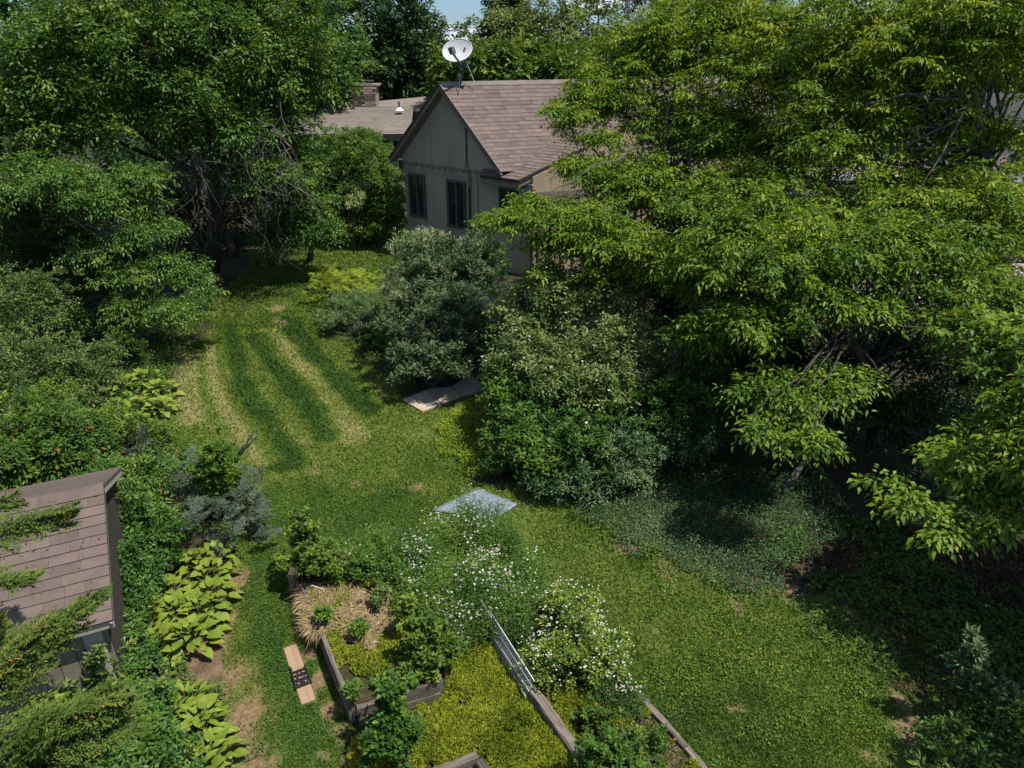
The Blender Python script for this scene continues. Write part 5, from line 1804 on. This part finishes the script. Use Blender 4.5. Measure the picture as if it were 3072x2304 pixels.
plant('leafy_shrub', 'dim green bushes closing the left edge behind the cypresses', 'shrub', G(60, 760),
      bd((60, 700, 17.5, 1.8, 1, 1.2), (250, 760, 17.5, 1.6, 1, 1.1), (-150, 800, 16, 1.5, 1, 1.4), (420, 800, 17.5, 1.1, .8, .8), (100, 950, 15, 1.2, .8, .8)), 420, .34, 'maple', 'dome', 8, 8, .09, .45, .2, stems=20, seed=90, tint0=.4)
conifer('cypress_tree', 'feathery green cypress leaning over the left border behind the hostas', cbase, br1, .42, 'conifer2', L=.10, nb=20, m=8, Wr=.34, seed=94, trunk=cbase + np.array([-.1, .4, 4.2]), tr=.12, tint0=.55)
cb2 = G(60, 1180, 0)
br2 = radial_branches(rng0, cb2 + np.array([-1.0, .2, 0]), 3.2, 1.7, 150, .2, .35)
conifer('cypress_tree', 'lighter cypress at the left edge with broad drooping fans', cb2 + np.array([-1.0, .2, 0]), br2, .4, 'conifer', L=.08, nb=22, m=8, Wr=.34, seed=95, trunk=cb2 + np.array([-1, .2, 3.2]), tr=.1)
plant('layered_tree', 'small tree with tiered bright green leaves at the edge of the dark hollow', 'tree', G(420, 960),
      bd((340, 600, 15.5, 1.2, 1.0, .55), (220, 540, 15.5, 1.3, 1.0, .5), (420, 520, 15.8, .7, .8, .35), (440, 690, 15.2, .8, .8, .4), (450, 800, 15.0, .8, .8, .45), (570, 830, 15.2, .6, .6, .3), (610, 880, 15, .4, .4, .2), (530, 930, 14.4, .6, .5, .3), (330, 760, 15.3, 1.0, 1, .6), (400, 930, 14.6, .8, .6, .5), (60, 560, 15.5, 1.2, 1, .8)),
      640, .34, 'maple', 'flat', 8, 8, .08, .42, .45, shell=.5, trunk=.09, stems=40, seed=96, tint0=.60, crown='crown', wood='trunk')
plant('fern_clump', 'pale arching fern like shrub at the foot of the layered tree', 'shrub', G(440, 960),
      bl((430, 900, .6, .5, .4, .3), (520, 930, .4, .5, .4, .3), (600, 900, .4, .4, .4, .35), (380, 1040, .5, .5, .4, .4)), 230, .24, 'fresh', 'up', 7, 10, .06, .3, .3, stems=14, seed=97, tint0=.4)

# ------------------------------------------------------------------ big trees left rear
plant('maple_tree', 'huge dense dark green maple filling the upper left with a bare grey trunk', 'tree', G(628, 830),
      bd((520, 60, 20, 3.2, 2.6, 1.9), (250, 200, 18.5, 2.9, 2.3, 1.7), (780, 120, 21, 2.3, 2.2, 2.0), (430, 330, 18.5, 2.2, 1.8, .7), (815, 330, 20.5, 1.4, 1.6, 1.0), (640, 380, 19, 1.6, 1.4, .7),
         (100, 350, 18, 1.6, 1.6, 1.2), (800, 520, 19.5, 1.5, 1.4, .5), (870, 170, 21, 1.1, 1.4, 1.0)),
      1700, .52, 'maple', 'dome', 9, 9, .115, .45, .3, shell=.36, trunk=.24, stems=70, seed=101, bark='bark', top=D(600, 150, 20.5), tint0=.60, crown='crown', wood='trunk', lumps=.2, twd=.25)
plant('understory_tree', 'dark leafy tree right of the hollow beside the round hedge', 'tree', G(930, 780),
      bd((900, 620, 20.5, 1.0, 1.0, 1.1), (890, 470, 21, .8, 1.0, .8), (830, 700, 20.5, .9, .9, .7), (980, 690, 20.5, .5, .7, .5)), 420, .38, 'maple', 'dome', 8, 8, .09, .45, .3, trunk=.1, stems=30, seed=102, tint0=.5, crown='crown', wood='trunk')
plant('dark_fill_thicket', 'undergrowth fill with leaves coloured dark for the shade of the hollow behind the vines', 'thicket', G(700, 770),
      bd((650, 620, 25, 3.5, 1.2, 1.6), (420, 600, 23, 2.4, 1.2, 1.8), (850, 600, 25, 2.0, 1.2, 1.8), (550, 450, 25, 4, 1.2, 1.6)), 420, .6, 'dark', 'dome', 8, 7, .16, .5, .3, trunk=.12, stems=30, seed=103, tint0=.2, crown='crown', wood='trunk', bark='bark')  # dark leaf colour stands in for the shade under the canopy
# hanging bare vines
r = np.random.default_rng(104)
hv = empty('hanging_vines', G(680, 790), 'pale bare vines and dead twigs hanging under the maple canopy', 'vines')
for grp in range(42):
    px_ = r.uniform(470, 880); py_ = r.uniform(290, 500) if grp % 3 else r.uniform(430, 560)
    y_ = r.uniform(17.6, 19.2)
    p = D(px_, py_, y_)
    Ln = r.uniform(.8, 2.6)
    mb = MB()
    pts = [p]
    sw = r.normal(0, .22, 2); nseg = 9
    for i in range(nseg):
        q = pts[-1] + np.array([r.normal(0, .09) + sw[0] * .25, r.normal(0, .06) + sw[1] * .15, -Ln / nseg * r.uniform(.5, 1.3)])
        q[2] = max(q[2], .15)
        pts.append(q)
    mb.tube(pts, [.016 - .0012 * i for i in range(nseg + 1)], 4)
    for i in range(5):
        s = pts[r.integers(1, nseg)]
        e_ = s + np.array([r.normal(0, .35), r.normal(0, .2), -r.uniform(.1, .7)])
        mb.tube([s, (s + e_) / 2 + r.normal(0, .06, 3), e_], [.008, .006, .003], 3)
    mb.build('vine', M['palebark'], hv)

plant('round_hedge', 'big rounded bright green hedge bush beside the grey gable wall', 'hedge', G(1110, 735),
      bd((1100, 560, 24.6, 1.35, 1.3, 1.35), (1040, 470, 25.4, 1.3, 1.2, .9), (1150, 620, 24.4, .95, 1.0, 1.0), (1080, 440, 25.6, .9, .8, .55), (1110, 670, 24.3, 1.0, .9, .5), (1010, 600, 24.8, .8, .9, 1.1)), 1250, .26, 'maple', 'dome', 8, 9, .085, .42, .1, shell=.16, stems=26, seed=105, tint0=.66)
plant('drooping_sprig', 'small bright sprig hanging in front of the round hedge', 'sapling', G(1065, 760),
      bd((1065, 590, 21, .22, .25, .25)), 14, .2, 'pale', 'hang', 5, 8, .09, .4, .5, stems=4, seed=106, tint0=.8)

# shrubs by the house
plant('butterfly_bush', 'large grey green butterfly bush with upright pale tips before the gable wall', 'bush', G(1330, 1150),
      bl((1330, 830, 1.9, 1.15, .9, .75), (1330, 960, 1.3, 1.25, .9, .8), (1330, 1080, .7, 1.05, .8, .6), (1430, 800, 2.0, .6, .7, .7), (1250, 800, 1.8, .6, .6, .6)), 900, .30, 'grey', 'up', 8, 10, .10, .26, .2, shell=.4, stems=60, seed=111, tint0=.5)
plant('catmint_clump', 'blue green leafy clump with tiny pale flowers left of the butterfly bush', 'perennial', G(1070, 1010),
      bl((1060, 920, .5, .75, .7, .35), (1130, 960, .5, .5, .5, .35), (1010, 970, .3, .5, .4, .2)), 420, .18, 'blueweed', 'up', 7, 8, .05, .35, .1, stems=20, seed=112, tint0=.6, flowers=('petal', 160, .03, .2))
rng0 = np.random.default_rng(113)
gb = []
for i in range(110):
    p = G(rng0.uniform(940, 1130), 900 - rng0.uniform(0, 80), rng0.uniform(.15, .5))
    a = rng0.uniform(0, 6.28)
    gb.append((p, p + np.array([math.cos(a), math.sin(a), rng0.uniform(.1, .5)]) * rng0.uniform(.25, .5)))
conifer('juniper_shrub', 'low golden yellow juniper mound at the edge of the upper lawn', G(1030, 880), gb, .22, 'goldjuniper', L=.06, nb=16, m=7, Wr=.32, seed=114, sag=.02)
plant('corner_shrub', 'dark narrow shrub leaning against the gable wall behind the butterfly bush', 'shrub', G(1500, 850),
      bd((1470, 790, 19.0, .5, .5, .7)), 130, .25, 'maple', 'up', 7, 8, .08, .4, .2, stems=14, seed=115, tint0=.35)
plant('rose_thicket', 'rambling rose thicket with pale olive leaves and scattered white blossoms', 'rose', G(1750, 1330),
      bl((1600, 930, 1.9, .9, .7, .5), (1650, 1080, 1.5, 1.1, .8, .6), (1780, 1180, 1.1, 1.0, .8, .6), (1900, 1050, 1.6, .9, .8, .7), (1560, 1010, 1.5, .55, .6, .35), (1700, 900, 2.2, .9, .8, .6), (1850, 850, 2.4, .9, .8, .6)),
      1000, .28, 'olive', 'dome', 7, 8, .075, .45, .2, shell=.42, stems=60, stem_r=.014, seed=116, tint0=.68, bark='palebark', flowers=('petal', 260, .052, .0))
plant('leafy_shrub', 'bright green shrub just right of the concrete slab', 'shrub', G(1560, 1400),
      bl((1530, 1200, .9, .5, .5, .5), (1570, 1320, .6, .6, .5, .5), (1660, 1380, .5, .5, .5, .4), (1500, 1130, 1.1, .3, .4, .35)), 400, .22, 'fresh', 'dome', 7, 8, .075, .45, .2, stems=24, seed=117, tint0=.5)
plant('leafy_shrub', 'glossy dark shrub under the dogwoods behind the vinca', 'shrub', G(1900, 1440),
      bl((1780, 1420, .4, .6, .5, .3), (1900, 1340, .7, .6, .5, .4), (2050, 1300, .7, .7, .6, .4), (1650, 1440, .3, .4, .4, .25)), 380, .22, 'vinca', 'dome', 7, 8, .06, .45, .2, stems=20, seed=118, tint0=.6)
plant('leafy_shrub', 'pale green arching mound of fine leaves at the vinca edge', 'shrub', G(1850, 1450),
      bl((1850, 1330, .75, .42, .4, .22), (1880, 1390, .5, .4, .4, .25)), 150, .2, 'blueweed', 'dome', 7, 9, .045, .5, .2, stems=14, seed=119, tint0=.75)
plant('strap_leaf_plant', 'clump of narrow upright leaves beside the end of the concrete slab', 'perennial', G(1400, 1130),
      bl((1390, 1090, .3, .25, .2, .15)), 16, .3, 'blueweed', 'up', 9, 3, .26, .10, .1, stems=3, seed=120, tint0=.6)

plant('butterfly_bush_shoots', 'loose pale shoots rising from the top of the butterfly bush', 'shoots', G(1330, 1140),
      bl((1300, 730, 2.4, .8, .6, .25), (1420, 760, 2.3, .5, .5, .2)), 34, .42, 'grey', 'up', 4, 11, .10, .22, .1, stems=20, seed=121, tint0=.85, jit=.2)
plant('dark_leaf_shrub', 'wide dark leafy shrub mass between the rose thicket and the vinca', 'shrub', G(1800, 1400),
      bl((1600, 1250, .8, .8, .6, .6), (1750, 1330, .7, .8, .6, .5), (1950, 1250, .9, .9, .6, .6), (2100, 1200, 1.1, .8, .6, .7), (1500, 1400, .25, .3, .3, .25), (1620, 1440, .2, .4, .3, .2)), 620, .24, 'maple', 'up', 7, 9, .085, .4, .2, stems=30, seed=122, tint0=.42)
plant('leafy_shrub', 'narrow leafy stems standing between concrete slab and rose thicket', 'shrub', G(1480, 1250),
      bl((1500, 1060, 1.1, .3, .3, .55), (1560, 1120, 1.0, .4, .4, .5), (1480, 1180, .5, .25, .3, .3)), 170, .22, 'fresh', 'up', 6, 9, .09, .35, .2, stems=18, seed=123, tint0=.45)
plant('weedy_fringe', 'ragged weeds at the foot of the butterfly bush along the slab', 'weeds', G(1300, 1160),
      bl((1230, 1110, .2, .5, .35, .2), (1340, 1130, .2, .4, .2, .18), (1120, 1030, .2, .5, .35, .2), (1190, 980, .4, .4, .4, .3)), 260, .16, 'fresh', 'up', 6, 8, .055, .4, .2, stems=16, seed=124, tint0=.4)

# ------------------------------------------------------------------ right-hand dogwoods
plant('dogwood_tree', 'layered dogwood reaching over the brown roof with forked bare branches', 'tree', G(2060, 1180),
      bd((1760, 500, 14.2, .75, .6, .35), (1690, 730, 12.9, .9, .6, .45), (1640, 820, 12.6, .5, .5, .3), (1820, 300, 15.5, 1.2, 1.0, .9), (1990, 150, 16, 1.5, 1.2, 1.0), (1700, 330, 14.8, .55, .5, .18), (1790, 410, 14.5, .6, .5, .15), (1900, 520, 14, 1.1, 1.0, .5), (2080, 380, 15, 1.3, 1.1, .9),
         (1700, 640, 12.8, 1.1, .8, .35), (1560, 640, 12.8, .65, .6, .2), (1800, 700, 12.5, 1.0, .8, .45), (1950, 760, 12.5, 1.2, .9, .6), (2100, 620, 13.5, 1.4, 1.1, .8), (1490, 660, 12.8, .45, .4, .1), (2150, 850, 12, 1.0, .9, .5), (1600, 600, 13, .4, .4, .12), (1950, 560, 14, 1.3, 1, .5), (2200, 420, 14.5, 1.3, 1.1, .8)),
      1500, .37, 'dogwood', 'flat', 9, 9, .09, .42, .45, shell=.5, trunk=.12, stems=90, seed=131, kind=2, top=D(1960, 420, 15), tint0=.52, crown='crown', wood='trunk', bark='greybark', twd=.3)
plant('dogwood_tree', 'tall light green dogwood at the upper right with visible forked trunk', 'tree', G(2850, 1050),
      bd((2700, 120, 13.5, 2.4, 1.6, 1.5), (3000, 100, 13, 1.9, 1.6, 1.6), (2350, 200, 14.5, 1.9, 1.4, 1.4), (2500, 420, 13, 1.7, 1.3, 1.1), (2900, 560, 12, 1.7, 1.3, .6), (2450, 650, 12, 1.6, 1.2, .6), (2200, 60, 16, 1.5, 1.3, 1.0), (2620, 330, 13.5, 1.4, 1.2, .7), (2950, 400, 13, .8, 1.2, .5), (2700, 600, 12, 1.5, 1.2, .6), (2300, 530, 13, 1.5, 1, .4), (2950, 790, 10.8, .8, .6, .3), (3050, 680, 11.5, 1, 1.2, .6)),
      1800, .38, 'dogwood', 'flat', 9, 9, .09, .42, .45, shell=.5, trunk=.13, stems=90, seed=132, kind=2, top=D(2860, 260, 13), tint0=.62, crown='crown', wood='trunk', twd=.3)
plant('dogwood_tree', 'broad low dogwood with bright tiers in the middle of the right side', 'tree', G(2620, 1330),
      bd((2380, 1170, 8.9, .85, .7, .32), (2330, 1290, 8.2, .55, .5, .22), (2440, 1330, 7.9, .35, .3, .2), (2540, 1140, 9, .5, .5, .25), (2350, 780, 10.5, 1.5, 1.0, .5), (2650, 720, 10.5, 1.5, 1.0, .5), (2250, 950, 10, .9, .8, .35), (2500, 900, 9.8, 1.1, .9, .4), (3000, 900, 10, .9, .9, .35), (2980, 1010, 9.2, .8, .8, .3), (2100, 1000, 10.5, .6, .6, .25), (2500, 740, 10.5, 2.0, 1, .6), (2250, 700, 11.5, 1.3, 1, .9), (2850, 860, 10, 1.2, .9, .5)),
      930, .34, 'dogwood', 'flat', 9, 8, .095, .42, .45, shell=.5, trunk=.1, stems=40, seed=133, kind=2, tint0=.44, crown='crown', wood='trunk', bark='bark', twd=.3)  # darker bark colour stands in for shade on this trunk
plant('dogwood_tree', 'nearest dogwood whose drooping boughs hang over the dark shade at right', 'tree', G(3350, 1700),
      bd((2980, 1480, 6.8, .6, .5, .28), (3080, 1180, 7.8, .6, .8, .32), (2940, 1380, 7.1, .6, .5, .25), (2720, 1480, 6.9, .45, .4, .2), (3100, 1380, 6.8, .9, .8, .4), (2860, 1570, 6.4, .35, .3, .2), (3300, 1300, 7.2, 1.4, 1.3, .8), (3500, 1200, 6.8, 1.5, 1.6, .9), (3000, 1000, 8.5, .7, .8, .3)),
      430, .32, 'dogwood', 'flat', 9, 8, .095, .48, .5, shell=.5, trunk=.11, stems=22, seed=134, kind=4, tint0=.5, crown='crown', wood='trunk', bark='bark', twd=.35)  # bark colour darkened so the trunk sinks into the shade
plant('shade_tree', 'dark trees just beyond the right edge that shade the corner of the lawn', 'tree', np.array([8.3, 4.2, 0]),
      [((8.0, 5.0, 4.6), (2.0, 2.2, 1.2)), ((9.5, 3.5, 5.0), (2.2, 2.2, 1.4)), ((6.9, 5.4, 3.6), (1.0, 1.3, .6)), ((6.6, 3.6, 4.0), (1.1, 1.3, .6))], 330, .5, 'maple', 'dome', 8, 7, .14, .5, .3, trunk=.16, stems=20, seed=135, crown='crown', wood='trunk')
plant('understory_tree', 'undergrowth fill with leaves coloured dark to deepen the shade below the dogwoods', 'tree', G(2350, 1480),
      bd((2100, 1000, 12.5, 1.2, .8, .8), (2350, 1050, 12.0, 1.2, .8, .8), (2650, 1050, 11.5, 1.3, .8, .8), (2950, 1150, 10.8, 1.1, .8, .8), (2150, 1200, 11.2, .8, .6, .5), (2500, 1250, 10.5, 1.4, .6, .5), (2850, 1300, 10, 1.2, .6, .5), (3150, 1000, 11.5, 1, .8, 1.0), (1950, 900, 13.5, 1, .8, 1.0), (2680, 1200, 9.9, .9, .5, .6), (3000, 1320, 9.2, .9, .5, .6), (2250, 1100, 11.6, .9, .6, .7)), 860, .4, 'dark', 'dome', 7, 7, .10, .45, .3, trunk=.06, stems=40, seed=136, tint0=.5, crown='crown', wood='trunk')  # fill added so the gaps between boughs read as black shade
plant('shade_shrub', 'tall leafy weed with lance shaped leaves catching light at lower right', 'perennial', G(2930, 2150),
      bl((2900, 1990, .85, .16, .14, .32), (2930, 2080, .5, .2, .2, .3), (3000, 2120, .5, .25, .2, .25)), 60, .14, 'vinca', 'up', 6, 9, .08, .28, .2, stems=10, stem_r=.006, seed=137, tint0=.85)
plant('shade_shrub', 'dim green shrub in the shaded bottom right corner', 'shrub', G(2950, 2300),
      bl((2900, 2250, .3, .4, .35, .25), (3020, 2180, .4, .4, .35, .3), (2850, 2330, .25, .4, .3, .2)), 200, .17, 'hedge', 'dome', 6, 8, .06, .45, .2, stems=14, seed=138, tint0=.4)

# ------------------------------------------------------------------ foreground cypress at the lower left
rng0 = np.random.default_rng(141)
fc = np.array([-5.2, 3.2, 0])
fb_ = []
def fpx(a, b, za, zb, n=4, sp=.06):
    for k in range(int(n * 1.7)):
        fb_.append((G(a[0], a[1], za) + rng0.normal(0, sp, 3), G(b[0], b[1], zb) + rng0.normal(0, sp, 3)))
fpx((-120, 1640), (215, 1530), 3.0, 3.2, 4, .05)
fpx((-150, 1560), (60, 1500), 3.0, 3.1, 2, .04)
fpx((-150, 1760), (90, 1720), 2.9, 3.0, 2, .04)
fpx((-60, 2020), (270, 1810), 2.5, 2.8, 5, .07)
fpx((-60, 2100), (150, 1900), 2.5, 2.8, 5, .07)
fpx((-80, 1980), (60, 1900), 2.6, 2.8, 3, .07)
fpx((-60, 2260), (350, 2080), 2.4, 2.7, 6, .08)
fpx((60, 2330), (330, 2150), 2.2, 2.5, 5, .08)
fpx((-80, 2350), (120, 2200), 2.3, 2.7, 5, .08)
fpx((100, 2400), (250, 2270), 2.0, 2.3, 4, .08)
conifer('cypress_tree', 'nearest cypress whose feathery branches reach over the shed roof', fc, fb_, .27, 'conifer', L=.042, nb=44, m=14, seed=142, trunk=fc + np.array([0, 0, 5.5]), tr=.12, sag=.04, Wr=.34, tint0=.62)
plant('oak_sprig', 'yellow green lobed leaf sprig between the nearest cypress boughs', 'sapling', G(60, 2330),
      bl((130, 2150, 2.3, .15, .12, .1), (60, 2230, 2.2, .18, .12, .12)), 12, .14, 'hedge', 'dome', 6, 5, .10, .6, .2, stems=4, seed=143, tint0=.85)

# ------------------------------------------------------------------ background trees
BG = [
    # px, py, dist, radii, mat, tint, label
    (1010, 60, 44, (4.2, 3.5, 4.2), 'dark', .45, 'dark green tree behind the chimney house at its left'),
    (1150, 90, 46, (4.4, 3.5, 4.6), 'dark', .35, 'very dark tall tree straight behind the chimney'),
    (1225, 150, 48, (2.0, 3, 5.2), 'dark', .5, 'dark tree left of the open patch of sky'),
    (1370, 190, 62, (4.5, 3, 3.2), 'maple', .55, 'distant lower tree below the open patch of sky'),
    (1320, 210, 50, (2.5, 2.5, 2.0), 'hedge', .4, 'small far tree just left of the dish'),
    (1620, 90, 44, (3.6, 3, 3.6), 'pale', .55, 'pale willowy tree right of the dish'),
    (1760, 80, 46, (3.6, 3, 4.2), 'pale', .4, 'second pale tree behind the main ridge'),
    (1470, 210, 36, (2.4, 2, 1.3), 'hedge', .5, 'rounded green tree right behind the ridge below the pale tree'),
    (1660, 215, 36, (2.6, 2, 1.2), 'hedge', .45, 'green bushy tree just behind the middle of the ridge'),
    (1520, 30, 50, (1.2, 2, 2.2), 'dark', .5, 'thin dark tree at the right side of the sky gap'),
    (2070, 100, 44, (3.6, 3, 4.5), 'dark', .5, 'dark tree behind the forked dogwood'),
    (2300, 90, 46, (4, 3, 4.5), 'maple', .45, 'green tree in the background right of the bare branches'),
    (2600, 90, 44, (4.5, 3, 4.5), 'maple', .4, 'background tree behind the tall light dogwood'),
    (2900, 90, 44, (4.5, 3, 4.5), 'dark', .5, 'dark background tree at the upper right corner'),
    (3150, 90, 42, (4, 3, 5), 'maple', .45, 'background tree cut by the right edge of the photo'),
    (840, 90, 36, (3.6, 3, 4.2), 'maple', .45, 'tree behind the big maple on its right side'),
    (560, 90, 34, (3.6, 3, 4.4), 'maple', .35, 'tree standing behind the big maple crown'),
    (270, 120, 32, (3.8, 3, 4.6), 'dark', .5, 'dark tree behind the maple near the left edge'),
    (0, 120, 30, (3.8, 3, 4.8), 'maple', .4, 'tree behind everything at the upper left corner'),
]
for i, (px, py, d, rad, mt, t0, lab) in enumerate(BG):
    c = D(px, py, d)
    k_ = d / 44.
    plant('background_tree', lab, 'tree', (c[0], c[1], 0),
          [(c, rad), (c + np.array([rad[0] * .45, 0, -rad[2] * .5]), (rad[0] * .7, rad[1] * .7, rad[2] * .6)), (c + np.array([-rad[0] * .5, 0, -rad[2] * .55]), (rad[0] * .7, rad[1] * .7, rad[2] * .6))],
          210, .82 * k_ ** .5, mt, 'dome', 7, 8, .31 if mt != 'pale' else .25, .45, .25, shell=.4, trunk=.22, stems=14, seed=200 + i, tint0=t0, group='trees in the background', crown='crown', wood='trunk', lumps=.16, zmin=.5)
# bare twiggy tree in the gap
r = np.random.default_rng(230)
c = D(1920, 300, 42)
bt = empty('bare_tree', (c[0], c[1], 0), 'leafless grey twiggy tree against the sky at the top centre right', 'tree')
mb = MB()
top = D(1915, 130, 42)
limbs(r, mb, (c[0], c[1], 0), [D(1860 + r.uniform(0, 120), r.uniform(-80, 160), 42 + r.uniform(-1, 1)) for _ in range(46)], .16, 4, trunk_top=top)
mb.build('trunk', M['palebark'], bt, smooth=True)
# far woods closing the horizon, reads as one mass
r = np.random.default_rng(231)
n = 1250
ang = r.uniform(-1.0, 1.0, n); dd = r.uniform(75, 120, n)
zz = r.uniform(0, 1, n) ** .7 * (5.2 + 1.6 * vnoise(ang * 9, ang * 0, 1.0, 4))
gap = np.exp(-((np.tan(ang) - (-.073)) / .022) ** 2)
C = np.stack([np.sin(ang) * dd, np.cos(ang) * dd, zz * (1 - .12 * gap)], 1)
lv = Leaves()
lv.add(*spray(r, C, unit(r.normal(size=C.shape) * .4 + UP), 1.8, 'dome', 7, 7, .75, .5, .2, lumps=.2, tint0=.45))
tag(lv.build('far_woods', M['maple']), 'distant belt of woodland behind all the trees', 'woods', kind='stuff')
tot = sum(len(o.data.polygons) for o in S.objects if o.type == 'MESH')
print('objects', len(S.objects), 'faces', tot)
